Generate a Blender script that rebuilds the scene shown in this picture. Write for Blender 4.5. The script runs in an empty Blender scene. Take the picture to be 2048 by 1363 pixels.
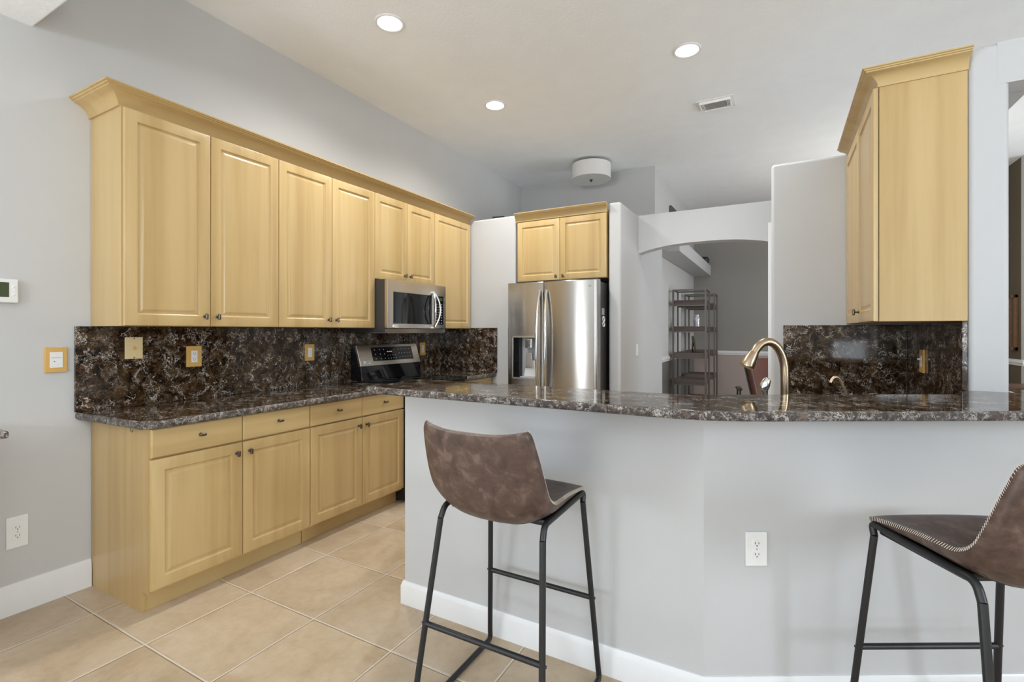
import bpy, bmesh, math, random
from mathutils import Vector, Matrix
random.seed(7)
R = math.radians
S = bpy.context.scene
C = S.collection

# ---------------------------------------------------------------- camera
TH = math.atan2(537.0, 972.0)                 # yaw of the view against the room's long axis
cam_d = bpy.data.cameras.new('camera')
cam = bpy.data.objects.new('camera', cam_d); C.objects.link(cam)
cam.location = (0, 0, 1.34)
cam.rotation_euler = (R(90), 0, TH)
cam_d.sensor_width = 36.0
cam_d.lens = 972.0 / 2048.0 * 36.0
cam_d.shift_y = -18.5 / 2048.0
cam_d.clip_start = 0.02
S.camera = cam

# ---------------------------------------------------------------- world, light, exposure
S.view_settings.view_transform = 'Standard'
S.view_settings.look = 'None'
S.view_settings.gamma = 1.0
S.view_settings.use_curve_mapping = False
S.view_settings.exposure = 0.09
w = bpy.data.worlds.new('sky'); S.world = w; w.use_nodes = True
bg = w.node_tree.nodes['Background']
bg.inputs[0].default_value = (0.75, 0.87, 1.0, 1); bg.inputs[1].default_value = 1.2
S.cycles.max_bounces = 14
S.cycles.diffuse_bounces = 9
S.cycles.glossy_bounces = 6
S.cycles.sample_clamp_indirect = 6.0
S.cycles.caustics_reflective = False
S.cycles.caustics_refractive = False

def window_light(name, loc, rot, sx, sy, watts, col=(1.0, 0.985, 0.96), spread=180):
    l = bpy.data.lights.new(name, 'AREA'); l.shape = 'RECTANGLE'
    l.size = sx; l.size_y = sy; l.energy = watts; l.color = col; l.spread = R(spread)
    o = bpy.data.objects.new(name, l); C.objects.link(o)
    o.location = loc; o.rotation_euler = rot
    return o
# area lights at unseen windows added behind and beside the camera: sky light, and uplights brightening the ceiling
DAY, UPLIGHT = (0.85, 0.93, 1.0), (0.88, 0.945, 1.0)
window_light('daylight', (-3.24, -1.75, 1.2), (R(80), 0, R(-90)), 1.8, 2.1, 20, DAY, 140)
window_light('added_uplight', (-3.23, -1.75, .9), (R(145), 0, R(-90)), 1.8, 1.2, 132, UPLIGHT)  # added uplight, aimed up to brighten the ceiling
window_light('daylight', (3.0, -4.05, 1.55), (R(80), 0, 0), 2.8, 2.7, 8, DAY, 140)  # light added at an unseen back window
window_light('added_uplight', (3.0, -4.03, 1.2), (R(150), 0, 0), 2.8, 1.2, 50, UPLIGHT)
window_light('daylight', (-.65, -4.05, 2.2), (R(78), 0, 0), 1.3, 1.3, 12, DAY, 140)
window_light('added_uplight', (-.65, -4.03, 1.9), (R(145), 0, 0), 1.3, .7, 110, UPLIGHT)
window_light('daylight', (5.05, 0.1, 2.0), (R(76), 0, R(90)), 1.0, 1.1, 70, DAY, 130)
window_light('added_uplight', (5.04, 0.1, 1.5), (R(150), 0, R(90)), 1.2, 1.0, 25, UPLIGHT)
window_light('daylight', (4.98, 6.1, 1.45), (R(80), 0, R(90)), 2.6, 2.1, 42, DAY, 130)  # unseen side window, added to light the dining room
window_light('added_uplight', (4.97, 6.1, 1.2), (R(118), 0, R(90)), 2.6, 1.2, 25, UPLIGHT)
window_light('daylight', (1.185, -4.06, .95), (R(90), 0, 0), .53, .42, 3.0, DAY)  # small light put in for a bright reflection on the backsplash

# ---------------------------------------------------------------- materials
def new_mat(name):
    m = bpy.data.materials.new(name); m.use_nodes = True
    nt = m.node_tree
    return m, nt, nt.nodes['Principled BSDF']
def N(nt, t, **kw):
    n = nt.nodes.new(t)
    for k, v in kw.items():
        if k in n.inputs: n.inputs[k].default_value = v
        else: setattr(n, k, v)
    return n
def L(nt, a, b): nt.links.new(a, b)
def ramp(nt, stops, interp='LINEAR'):
    n = nt.nodes.new('ShaderNodeValToRGB'); cr = n.color_ramp; cr.interpolation = interp
    while len(cr.elements) < len(stops): cr.elements.new(0.5)
    for e, (p, c) in zip(cr.elements, stops):
        e.position = p; e.color = (c[0], c[1], c[2], 1)
    return n
def math_(nt, op, a, b=None, c=None):
    n = nt.nodes.new('ShaderNodeMath'); n.operation = op
    for i, v in enumerate((a, b, c)):
        if v is None: continue
        if isinstance(v, (int, float)): n.inputs[i].default_value = v
        else: L(nt, v, n.inputs[i])
    return n.outputs[0]
def plain(name, col, rough=0.5, metal=0.0, noise=0.0, nscale=30.0, bump=0.0, bscale=200.0, spec=0.5, coat=0.0):
    m, nt, b = new_mat(name)
    b.inputs['Roughness'].default_value = rough; b.inputs['Metallic'].default_value = metal
    b.inputs['Specular IOR Level'].default_value = spec
    if coat: b.inputs['Coat Weight'].default_value = coat; b.inputs['Coat Roughness'].default_value = 0.08
    tc = N(nt, 'ShaderNodeTexCoord')
    nz = N(nt, 'ShaderNodeTexNoise', Scale=nscale, Detail=3.0)
    L(nt, tc.outputs['Object'], nz.inputs['Vector'])
    lo = tuple(max(0, x * (1 - noise)) for x in col); hi = tuple(min(1, x * (1 + noise)) for x in col)
    rp = ramp(nt, [(0.3, lo), (0.7, hi)]); L(nt, nz.outputs['Fac'], rp.inputs[0]); L(nt, rp.outputs[0], b.inputs['Base Color'])
    if bump:
        nb = N(nt, 'ShaderNodeTexNoise', Scale=bscale, Detail=4.0); L(nt, tc.outputs['Object'], nb.inputs['Vector'])
        bp = N(nt, 'ShaderNodeBump', Strength=bump, Distance=0.004); L(nt, nb.outputs['Fac'], bp.inputs['Height']); L(nt, bp.outputs[0], b.inputs['Normal'])
    return m
def wood(name, c0, c1, c2, axis=2, rough=0.30, long=1.2, across=26.0):
    m, nt, b = new_mat(name)
    tc = N(nt, 'ShaderNodeTexCoord'); mp = N(nt, 'ShaderNodeMapping')
    sc = [across] * 3; sc[axis] = long; mp.inputs['Scale'].default_value = sc
    oi = N(nt, 'ShaderNodeObjectInfo')
    ad = N(nt, 'ShaderNodeVectorMath', operation='ADD'); cx = N(nt, 'ShaderNodeCombineXYZ')
    s5 = math_(nt, 'MULTIPLY', oi.outputs['Random'], 7.0)
    for i in range(3): L(nt, s5, cx.inputs[i])
    L(nt, tc.outputs['Object'], ad.inputs[0]); L(nt, cx.outputs[0], ad.inputs[1]); L(nt, ad.outputs[0], mp.inputs['Vector'])
    nz = N(nt, 'ShaderNodeTexNoise', Scale=1.0, Detail=5.0, Roughness=0.55, Distortion=0.3); L(nt, mp.outputs[0], nz.inputs['Vector'])
    mp2 = N(nt, 'ShaderNodeMapping'); sc2 = [9.0] * 3; sc2[axis] = 0.15; mp2.inputs['Scale'].default_value = sc2
    L(nt, ad.outputs[0], mp2.inputs['Vector'])
    nz2 = N(nt, 'ShaderNodeTexNoise', Scale=1.0, Detail=1.0); L(nt, mp2.outputs[0], nz2.inputs['Vector'])
    mx = math_(nt, 'ADD', math_(nt, 'MULTIPLY', nz.outputs['Fac'], 0.4), math_(nt, 'MULTIPLY', nz2.outputs['Fac'], 0.6))
    rp = ramp(nt, [(0.36, c0), (0.5, c1), (0.64, c2)]); L(nt, mx, rp.inputs[0]); L(nt, rp.outputs[0], b.inputs['Base Color'])
    b.inputs['Roughness'].default_value = rough; b.inputs['Specular IOR Level'].default_value = 0.4
    return m
def granite(name, honed=False):
    m, nt, b = new_mat(name)
    tc = N(nt, 'ShaderNodeTexCoord')
    wz = N(nt, 'ShaderNodeTexNoise', Scale=9.0, Detail=5.0, Roughness=0.6); ms = N(nt, 'ShaderNodeVectorMath', operation='SCALE'); L(nt, tc.outputs['Object'], ms.inputs[0]); ms.inputs['Scale'].default_value = 2.3 if honed else 1.4; src = ms.outputs[0]
    L(nt, src, wz.inputs['Vector'])
    sub = N(nt, 'ShaderNodeVectorMath', operation='SUBTRACT'); L(nt, wz.outputs['Color'], sub.inputs[0]); sub.inputs[1].default_value = (0.5, 0.5, 0.5)
    scl = N(nt, 'ShaderNodeVectorMath', operation='SCALE'); L(nt, sub.outputs[0], scl.inputs[0]); scl.inputs['Scale'].default_value = 0.17
    ad = N(nt, 'ShaderNodeVectorMath', operation='ADD'); L(nt, src, ad.inputs[0]); L(nt, scl.outputs[0], ad.inputs[1])
    base = N(nt, 'ShaderNodeTexNoise', Scale=17.0, Detail=9.0, Roughness=0.7); L(nt, ad.outputs[0], base.inputs['Vector'])
    rb = ramp(nt, [(0.38, (0.003, 0.0022, 0.0018)), (0.47, (0.020, 0.0105, 0.005)), (0.57, (0.056, 0.030, 0.012)), (0.70, (0.115, 0.070, 0.032))])
    L(nt, base.outputs['Fac'], rb.inputs[0])
    def vein(scale, width, mscale, mlo, mhi, seed):
        of = N(nt, 'ShaderNodeVectorMath', operation='ADD'); L(nt, ad.outputs[0], of.inputs[0]); of.inputs[1].default_value = (seed, seed * 2, seed * 3)
        n = N(nt, 'ShaderNodeTexNoise', Scale=scale, Detail=4.0, Roughness=0.5, Distortion=0.9); L(nt, of.outputs[0], n.inputs['Vector'])
        a = math_(nt, 'ABSOLUTE', math_(nt, 'SUBTRACT', n.outputs['Fac'], 0.5))
        v = N(nt, 'ShaderNodeMapRange', interpolation_type='SMOOTHSTEP'); L(nt, a, v.inputs[0])
        v.inputs['From Min'].default_value = 0.0; v.inputs['From Max'].default_value = width
        v.inputs['To Min'].default_value = 1.0; v.inputs['To Max'].default_value = 0.0
        mk = N(nt, 'ShaderNodeTexNoise', Scale=mscale, Detail=3.0); L(nt, of.outputs[0], mk.inputs['Vector'])
        mr = N(nt, 'ShaderNodeMapRange', interpolation_type='SMOOTHSTEP'); L(nt, mk.outputs['Fac'], mr.inputs[0])
        mr.inputs['From Min'].default_value = mlo; mr.inputs['From Max'].default_value = mhi
        return math_(nt, 'MULTIPLY', v.outputs[0], mr.outputs[0])
    col = rb.outputs[0]
    for (sc, wd, ms, lo, hi, sd, k, c) in ((8.5, .05, 15, .50, .64, 23.3, .7, (0.115, 0.070, 0.034)), (26.0, .040, 11, .48, .66, 11.7, .6, (0.25, 0.185, 0.13)),
                                            (36.0, .045, 10, .52, .68, 5.9, .6, (0.38, 0.31, 0.25)), (15.0, .021, 9, .48, .60, 3.1, 1.0, (0.68, 0.62, 0.55)), (24.0, .024, 8, .52, .64, 41.3, 1.0, (0.68, 0.62, 0.55))):
        mx = N(nt, 'ShaderNodeMixRGB'); L(nt, math_(nt, 'MULTIPLY', vein(sc, wd, ms, lo, hi, sd), k), mx.inputs[0]); L(nt, col, mx.inputs[1]); mx.inputs[2].default_value = (*c, 1); col = mx.outputs[0]
    if honed:
        mx = N(nt, 'ShaderNodeMixRGB'); L(nt, vein(34.0, .07, 20, .46, .60, 77.0), mx.inputs[0]); L(nt, col, mx.inputs[1]); mx.inputs[2].default_value = (0.58, 0.54, 0.51, 1); col = mx.outputs[0]
    b.inputs['Roughness'].default_value = 0.06; b.inputs['Specular IOR Level'].default_value = 0.36
    if honed:
        # rough, unpolished rock-faced edge: paler stone, broken surface
        pl = N(nt, 'ShaderNodeMixRGB'); pl.inputs[0].default_value = 0.22; L(nt, col, pl.inputs[1]); pl.inputs[2].default_value = (0.115, 0.115, 0.125, 1); col = pl.outputs[0]
        b.inputs['Roughness'].default_value = 0.30
        nb = N(nt, 'ShaderNodeTexNoise', Scale=42.0, Detail=4.0, Roughness=0.65); L(nt, ad.outputs[0], nb.inputs['Vector'])
        bp = N(nt, 'ShaderNodeBump', Strength=0.9, Distance=0.006); L(nt, nb.outputs['Fac'], bp.inputs['Height']); L(nt, bp.outputs[0], b.inputs['Normal'])
    L(nt, col, b.inputs['Base Color'])
    return m
def steel(name, col, rough=0.24, aniso=0.75):
    m, nt, b = new_mat(name)
    tc = N(nt, 'ShaderNodeTexCoord'); mp = N(nt, 'ShaderNodeMapping'); mp.inputs['Scale'].default_value = (1.5, 1.5, 260)
    L(nt, tc.outputs['Object'], mp.inputs['Vector'])
    nz = N(nt, 'ShaderNodeTexNoise', Scale=1.0, Detail=2.0); L(nt, mp.outputs[0], nz.inputs['Vector'])
    rp = ramp(nt, [(0.3, tuple(x * 0.95 for x in col)), (0.7, col)]); L(nt, nz.outputs['Fac'], rp.inputs[0]); L(nt, rp.outputs[0], b.inputs['Base Color'])
    b.inputs['Metallic'].default_value = 1.0; b.inputs['Roughness'].default_value = rough
    b.inputs['Anisotropic'].default_value = aniso; b.inputs['Anisotropic Rotation'].default_value = 0.25
    tg = N(nt, 'ShaderNodeTangent', direction_type='RADIAL', axis='Z'); L(nt, tg.outputs[0], b.inputs['Tangent'])
    return m
def tile_floor(name):
    m, nt, b = new_mat(name)
    tc = N(nt, 'ShaderNodeTexCoord'); sp = N(nt, 'ShaderNodeSeparateXYZ'); L(nt, tc.outputs['Object'], sp.inputs[0])
    PX, PY = 0.4752, 0.4765
    fx = math_(nt, 'DIVIDE', math_(nt, 'ADD', sp.outputs['X'], 2.383 + PX * 20), PX)
    fy = math_(nt, 'DIVIDE', math_(nt, 'SUBTRACT', sp.outputs['Y'], 1.063 - PY * 20), PY)
    ex = math_(nt, 'ABSOLUTE', math_(nt, 'SUBTRACT', math_(nt, 'FRACT', fx), 0.5))
    ey = math_(nt, 'ABSOLUTE', math_(nt, 'SUBTRACT', math_(nt, 'FRACT', fy), 0.5))
    e = math_(nt, 'MAXIMUM', ex, ey)
    g = N(nt, 'ShaderNodeMapRange', interpolation_type='SMOOTHSTEP'); L(nt, e, g.inputs[0])
    g.inputs['From Min'].default_value = 0.4905; g.inputs['From Max'].default_value = 0.4955
    rim = N(nt, 'ShaderNodeMapRange', interpolation_type='SMOOTHSTEP'); L(nt, e, rim.inputs[0])
    rim.inputs['From Min'].default_value = 0.482; rim.inputs['From Max'].default_value = 0.494
    cx = N(nt, 'ShaderNodeCombineXYZ'); L(nt, math_(nt, 'FLOOR', fx), cx.inputs[0]); L(nt, math_(nt, 'FLOOR', fy), cx.inputs[1])
    wn = N(nt, 'ShaderNodeTexWhiteNoise'); L(nt, cx.outputs[0], wn.inputs['Vector'])
    sc = N(nt, 'ShaderNodeVectorMath', operation='SCALE'); L(nt, wn.outputs['Color'], sc.inputs[0]); sc.inputs['Scale'].default_value = 9.0
    ad = N(nt, 'ShaderNodeVectorMath', operation='ADD'); L(nt, tc.outputs['Object'], ad.inputs[0]); L(nt, sc.outputs[0], ad.inputs[1])
    n1 = N(nt, 'ShaderNodeTexNoise', Scale=3.2, Detail=5.0, Roughness=0.6, Distortion=0.8); L(nt, ad.outputs[0], n1.inputs['Vector'])
    rp = ramp(nt, [(0.30, (0.423, 0.3195, 0.2115)), (0.5, (0.495, 0.396, 0.279)), (0.70, (0.549, 0.45, 0.3375))]); L(nt, n1.outputs['Fac'], rp.inputs[0])
    n2 = N(nt, 'ShaderNodeTexNoise', Scale=24.0, Detail=6.0, Roughness=0.7); L(nt, ad.outputs[0], n2.inputs['Vector'])
    r2 = ramp(nt, [(0.35, (0.90, 0.88, 0.86)), (0.6, (1.0, 1.0, 1.0))]); L(nt, n2.outputs['Fac'], r2.inputs[0])
    mu = N(nt, 'ShaderNodeMixRGB', blend_type='MULTIPLY'); mu.inputs[0].default_value = 1.0; L(nt, rp.outputs[0], mu.inputs[1]); L(nt, r2.outputs[0], mu.inputs[2])
    tv = ramp(nt, [(0.0, (0.93, 0.92, 0.91)), (1.0, (1.04, 1.03, 1.02))]); L(nt, wn.outputs['Value'], tv.inputs[0])
    m2 = N(nt, 'ShaderNodeMixRGB', blend_type='MULTIPLY'); m2.inputs[0].default_value = 1.0; L(nt, mu.outputs[0], m2.inputs[1]); L(nt, tv.outputs[0], m2.inputs[2])
    mg = N(nt, 'ShaderNodeMixRGB'); L(nt, g.outputs[0], mg.inputs[0]); L(nt, m2.outputs[0], mg.inputs[1]); mg.inputs[2].default_value = (0.612, 0.54, 0.459, 1.0)
    L(nt, mg.outputs[0], b.inputs['Base Color'])
    b.inputs['Roughness'].default_value = 0.32
    h = math_(nt, 'SUBTRACT', math_(nt, 'MULTIPLY', n2.outputs['Fac'], 0.12), math_(nt, 'MULTIPLY', rim.outputs[0], 1.0))
    bp = N(nt, 'ShaderNodeBump', Strength=0.8, Distance=0.006); L(nt, h, bp.inputs['Height']); L(nt, bp.outputs[0], b.inputs['Normal'])
    return m
def leather(name):
    m, nt, b = new_mat(name)
    tc = N(nt, 'ShaderNodeTexCoord')
    n1 = N(nt, 'ShaderNodeTexNoise', Scale=20.0, Detail=6.0, Roughness=0.62, Distortion=0.5); L(nt, tc.outputs['Object'], n1.inputs['Vector'])
    rp = ramp(nt, [(0.34, (0.055, 0.033, 0.025)), (0.52, (0.086, 0.053, 0.041)), (0.66, (0.145, 0.097, 0.078))]); L(nt, n1.outputs['Fac'], rp.inputs[0])
    L(nt, rp.outputs[0], b.inputs['Base Color']); b.inputs['Roughness'].default_value = 0.42; b.inputs['Specular IOR Level'].default_value = 0.45
    n2 = N(nt, 'ShaderNodeTexVoronoi', Scale=420.0); L(nt, tc.outputs['Object'], n2.inputs['Vector'])
    bp = N(nt, 'ShaderNodeBump', Strength=0.12, Distance=0.001); L(nt, n2.outputs['Distance'], bp.inputs['Height']); L(nt, bp.outputs[0], b.inputs['Normal'])
    return m
def glow(name, col, strength):
    m, nt, b = new_mat(name)
    b.inputs['Base Color'].default_value = (*col, 1); b.inputs['Emission Color'].default_value = (*col, 1); b.inputs['Emission Strength'].default_value = strength
    return m

M = {}
M['wall'] = plain('grey_wall_paint', (0.545, 0.545, 0.54), 0.55, noise=0.012, nscale=3, bump=0.05, bscale=140, spec=0.3)
M['wall_bar'] = plain('pale_grey_wall_paint', (0.52, 0.525, 0.53), 0.5, noise=0.012, nscale=3, bump=0.05, bscale=140, spec=0.3)
M['ceiling'] = plain('textured_ceiling', (0.86, 0.88, 0.895), 0.8, noise=0.015, nscale=5, bump=0.55, bscale=48, spec=0.2)
M['trim'] = plain('white_trim_paint', (0.74, 0.745, 0.75), 0.35, noise=0.01)
M['white'] = plain('white_plastic', (0.78, 0.78, 0.77), 0.35, noise=0.01)
M['slot'] = plain('dark_slot', (0.03, 0.03, 0.03), 0.5)
M['maple'] = wood('maple_wood', (0.4511, 0.3099, 0.1305), (0.5115, 0.3608, 0.1636), (0.5534, 0.4024, 0.1931), 2)
M['maple_h'] = wood('maple_wood_across', (0.4697, 0.3284, 0.1436), (0.5254, 0.3792, 0.1766), (0.5626, 0.4163, 0.2027), 0)
M['maple_y'] = wood('maple_wood_crown', (0.4511, 0.3053, 0.1261), (0.5069, 0.3515, 0.1549), (0.5394, 0.3839, 0.1783), 1)
M['maple_kick'] = wood('maple_wood_plinth', (0.487, 0.345, 0.153), (0.50, 0.357, 0.16), (0.513, 0.37, 0.168), 0)
M['granite'] = granite('brown_veined_granite')
M['granite_edge'] = granite('rough_granite_edge', True)
M['tile'] = tile_floor('beige_tile')
M['steel'] = steel('brushed_steel', (0.47, 0.45, 0.425), 0.21, 0.92)
M['steel_soft'] = steel('satin_steel', (0.70, 0.66, 0.61), 0.26, 0.7)
M['chrome'] = plain('bright_metal', (0.78, 0.77, 0.75), 0.12, 1.0)
M['bronze'] = plain('brushed_champagne_bronze', (0.40, 0.305, 0.205), 0.27, 1.0, noise=0.05)
M['brass'] = plain('satin_brass', (0.62, 0.48, 0.32), 0.36, 1.0)
M['knob'] = plain('dark_pewter', (0.13, 0.105, 0.085), 0.28, 0.9, noise=0.1)
M['black_gloss'] = plain('black_glass', (0.006, 0.006, 0.007), 0.05)
M['black'] = plain('black_plastic', (0.012, 0.012, 0.013), 0.3)
M['dark_grey'] = plain('dark_grey_metal', (0.06, 0.058, 0.058), 0.38, 0.3)
M['grey_plastic'] = plain('grey_plastic', (0.40, 0.41, 0.43), 0.35)
M['leg'] = plain('black_powder_coat', (0.016, 0.016, 0.017), 0.42, 0.2)
M['leather'] = leather('mottled_brown_leather')
M['seam'] = plain('dark_seam', (0.035, 0.022, 0.017), 0.6)
M['thread'] = plain('pale_thread', (0.62, 0.56, 0.48), 0.7)
M['tan'] = plain('tan_plastic', (0.63, 0.38, 0.11), 0.4, noise=0.02)
M['ivory'] = plain('ivory_plastic', (0.70, 0.56, 0.30), 0.4, noise=0.01)
M['lamp'] = glow('lit_lens', (1.0, 0.97, 0.9), 6.0)
M['globe'] = glow('added_lamp_globe', (1.0, 0.97, 0.92), 3.0)  # glow of the added unseen pendant lamp
M['screen'] = plain('green_grey_lcd', (0.06, 0.075, 0.03), 0.15)
M['shade'] = plain('white_linen_shade', (0.72, 0.71, 0.69), 0.8, bump=0.1, bscale=300)
M['diffuser'] = plain('white_diffuser', (0.62, 0.62, 0.61), 0.5)
M['accent'] = plain('dark_grey_wall_paint', (0.27, 0.264, 0.247), 0.6, noise=0.02, nscale=2)
M['taupe'] = plain('taupe_wall_paint', (0.42, 0.345, 0.32), 0.55, noise=0.02, nscale=2)
M['slate'] = plain('dark_lower_wall', (0.155, 0.15, 0.14), 0.55, noise=0.02, nscale=2)  # even darker tone of the lower left dining wall
M['umber'] = plain('umber_wall_paint', (0.10, 0.075, 0.045), 0.6, noise=0.02, nscale=2)
M['walnut'] = wood('red_brown_wood', (0.075, 0.038, 0.026), (0.11, 0.06, 0.042), (0.16, 0.095, 0.07), 0, 0.4)
M['tray_wood'] = wood('weathered_brown_wood', (0.075, 0.052, 0.043), (0.11, 0.08, 0.068), (0.15, 0.115, 0.10), 0, 0.45)
M['iron'] = plain('grey_iron', (0.15, 0.135, 0.125), 0.4, 0.6)
M['red_leather'] = plain('red_brown_leather', (0.095, 0.030, 0.016), 0.4, noise=0.15, nscale=14)
M['vent'] = plain('white_enamel', (0.85, 0.85, 0.84), 0.4)
M['louver_grey'] = plain('grey_grille', (0.5, 0.49, 0.48), 0.6)  # one even grey for the vent louvers
M['silver_pattern'] = plain('silver_swirl_glass', (0.45, 0.42, 0.47), 0.2, 0.3, noise=0.9, nscale=38)
M['text'] = plain('pale_lettering', (0.80, 0.80, 0.80), 0.4)
M['red_digits'] = glow('lit_digits', (1.0, 0.45, 0.4), 0.6)
M['picture_wood'] = plain('brown_picture_frame', (0.17, 0.085, 0.04), 0.4, noise=0.15)

# ---------------------------------------------------------------- mesh helpers
class MB:
    def __init__(s): s.bm = bmesh.new(); s.wn = False
    def _merge(s, t, mat=None):
        if mat is not None: bmesh.ops.transform(t, matrix=mat, verts=t.verts)
        me = bpy.data.meshes.new('tmp'); t.to_mesh(me); s.bm.from_mesh(me); bpy.data.meshes.remove(me); t.free()
        return s
    def box(s, x0, x1, y0, y1, z0, z1, bev=0.0, seg=2, mat=None):
        t = bmesh.new(); bmesh.ops.create_cube(t, size=1.0)
        bmesh.ops.scale(t, vec=(abs(x1 - x0), abs(y1 - y0), abs(z1 - z0)), verts=t.verts)
        bmesh.ops.translate(t, vec=((x0 + x1) / 2, (y0 + y1) / 2, (z0 + z1) / 2), verts=t.verts)
        if bev: s.wn = True; bmesh.ops.bevel(t, geom=t.edges[:], offset=bev, segments=seg, profile=0.5, affect='EDGES', clamp_overlap=True)
        return s._merge(t, mat)
    def tube(s, pts, r, n=12, closed=False, flat=1.0):
        t = bmesh.new(); P = [Vector(p) for p in pts]; k = len(P)
        rr = r if isinstance(r, (list, tuple)) else [r] * k
        rings = []; up = None
        for i in range(k):
            if closed: d = (P[(i + 1) % k] - P[i - 1]).normalized()
            else: d = (P[min(i + 1, k - 1)] - P[max(i - 1, 0)]).normalized()
            if up is None:
                a = Vector((0, 0, 1)) if abs(d.z) < 0.9 else Vector((1, 0, 0))
                up = (a - d * a.dot(d)).normalized()
            else: up = (up - d * up.dot(d)).normalized()
            sd = d.cross(up)
            rings.append([t.verts.new(P[i] + (up * math.cos(q) + sd * math.sin(q) * flat) * rr[i]) for q in [2 * math.pi * j / n for j in range(n)]])
        for i in range(k if closed else k - 1):
            a, b = rings[i], rings[(i + 1) % k]
            for j in range(n): t.faces.new((a[j], a[(j + 1) % n], b[(j + 1) % n], b[j]))
        if not closed: t.faces.new(rings[0][::-1]); t.faces.new(rings[-1])
        bmesh.ops.recalc_face_normals(t, faces=t.faces[:])
        return s._merge(t)
    def lathe(s, prof, n=32, mat=None, cap=True):
        t = bmesh.new(); rings = []
        for r, z in prof:
            rings.append([t.verts.new((r * math.cos(2 * math.pi * j / n), r * math.sin(2 * math.pi * j / n), z)) for j in range(n)])
        for a, b in zip(rings, rings[1:]):
            for j in range(n): t.faces.new((a[j], a[(j + 1) % n], b[(j + 1) % n], b[j]))
        if cap: t.faces.new(rings[0][::-1]); t.faces.new(rings[-1])
        bmesh.ops.recalc_face_normals(t, faces=t.faces[:])
        return s._merge(t, mat)
    def prism(s, poly, z0, z1, bev=0.0, seg=3, mat=None, vbev=0.0):
        t = bmesh.new()
        lo = [t.verts.new((x, y, z0)) for x, y in poly]; hi = [t.verts.new((x, y, z1)) for x, y in poly]
        k = len(poly); t.faces.new(lo[::-1]); t.faces.new(hi)
        for i in range(k): t.faces.new((lo[i], lo[(i + 1) % k], hi[(i + 1) % k], hi[i]))
        bmesh.ops.recalc_face_normals(t, faces=t.faces[:])
        if vbev or bev: s.wn = True
        if vbev:
            bmesh.ops.bevel(t, geom=[e for e in t.edges if abs(e.verts[0].co.z - e.verts[1].co.z) > 1e-4 or e.verts[0].co.z > z1 - 1e-4], offset=vbev, segments=4, profile=0.5, affect='EDGES', clamp_overlap=True)
        if bev:
            ed = [e for e in t.edges if abs(e.verts[0].co.z - e.verts[1].co.z) < 1e-6]
            bmesh.ops.bevel(t, geom=ed, offset=bev, segments=seg, profile=0.5, affect='EDGES', clamp_overlap=True)
        return s._merge(t, mat)
    def panel(s, x0, x1, z0, z1, y=0.0, th=0.02, prof=None):
        # routed slab: front towards -Y, rings of (inset, depth)
        if prof is None: prof = [(0, .004), (.0012, .0012), (.004, 0), (.056, 0), (.0585, .005), (.063, .0085), (.066, .0085), (.078, .004), (.085, .0012), (.090, 0.0006)]
        t = bmesh.new()
        def ring(i, d): return [t.verts.new((x, y + d, z)) for x, z in ((x0 + i, z0 + i), (x1 - i, z0 + i), (x1 - i, z1 - i), (x0 + i, z1 - i))]
        rs = [ring(0, th)] + [ring(i, d) for i, d in prof]
        t.faces.new(rs[0])
        for a, b in zip(rs, rs[1:]):
            for j in range(4): t.faces.new((a[j], a[(j + 1) % 4], b[(j + 1) % 4], b[j]))
        t.faces.new(rs[-1])
        bmesh.ops.recalc_face_normals(t, faces=t.faces[:])
        return s._merge(t)
    def grid(s, rows, cyc=False):
        t = bmesh.new(); V = [[t.verts.new(p) for p in r] for r in rows]
        for a, b in zip(V, V[1:]):
            k = len(a)
            for j in range(k if cyc else k - 1): t.faces.new((a[j], a[(j + 1) % k], b[(j + 1) % k], b[j]))
        return t, V
    def build(s, name, mat, parent=None, smooth=35, origin=None):
        me = bpy.data.meshes.new(name)
        bmesh.ops.recalc_face_normals(s.bm, faces=s.bm.faces[:])
        if origin is not None: bmesh.ops.translate(s.bm, vec=-Vector(origin), verts=s.bm.verts)
        s.bm.to_mesh(me); s.bm.free()
        me.materials.append(mat)
        me.shade_smooth(); me.set_sharp_from_angle(angle=R(smooth))
        o = bpy.data.objects.new(name, me); C.objects.link(o)
        if origin is not None: o.location = origin
        if parent is not None: o.parent = parent
        if s.wn:
            wm = o.modifiers.new('weighted_normals', 'WEIGHTED_NORMAL'); wm.keep_sharp = True
        return o
def B(*a, **k): return MB().box(*a, **k)
def tag(o, label, cat, group=None):
    o['label'] = label; o['category'] = cat
    if group: o['group'] = group
    return o
def thing(name, label, cat, loc=(0, 0, 0), rz=0.0, group=None):
    o = bpy.data.objects.new(name, None); C.objects.link(o); o.empty_display_size = 0.1
    o.location = loc; o.rotation_euler = (0, 0, rz)
    return tag(o, label, cat, group)
def struct(name, mb, mat, smooth=35):
    o = mb.build(name, mat, None, smooth); o['kind'] = 'structure'; return o
def copy_tree(o, parent=None):
    c = o.copy(); C.objects.link(c)
    if parent: c.parent = parent
    for ch in [x for x in C.objects if x.parent == o]: copy_tree(ch, c)
    return c
def lettering(body, size, mat, parent, loc, rot, name='logo_lettering', depth=0.0006):
    cu = bpy.data.curves.new(name, 'FONT'); cu.body = body; cu.size = size; cu.extrude = depth
    t = bpy.data.objects.new(name, cu); C.objects.link(t)
    me = bpy.data.meshes.new_from_object(t.evaluated_get(bpy.context.evaluated_depsgraph_get()))
    bpy.data.objects.remove(t); bpy.data.curves.remove(cu)
    me.materials.clear(); me.materials.append(mat)
    o = bpy.data.objects.new(name, me); C.objects.link(o); o.parent = parent; o.location = loc; o.rotation_euler = rot
    return o
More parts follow.
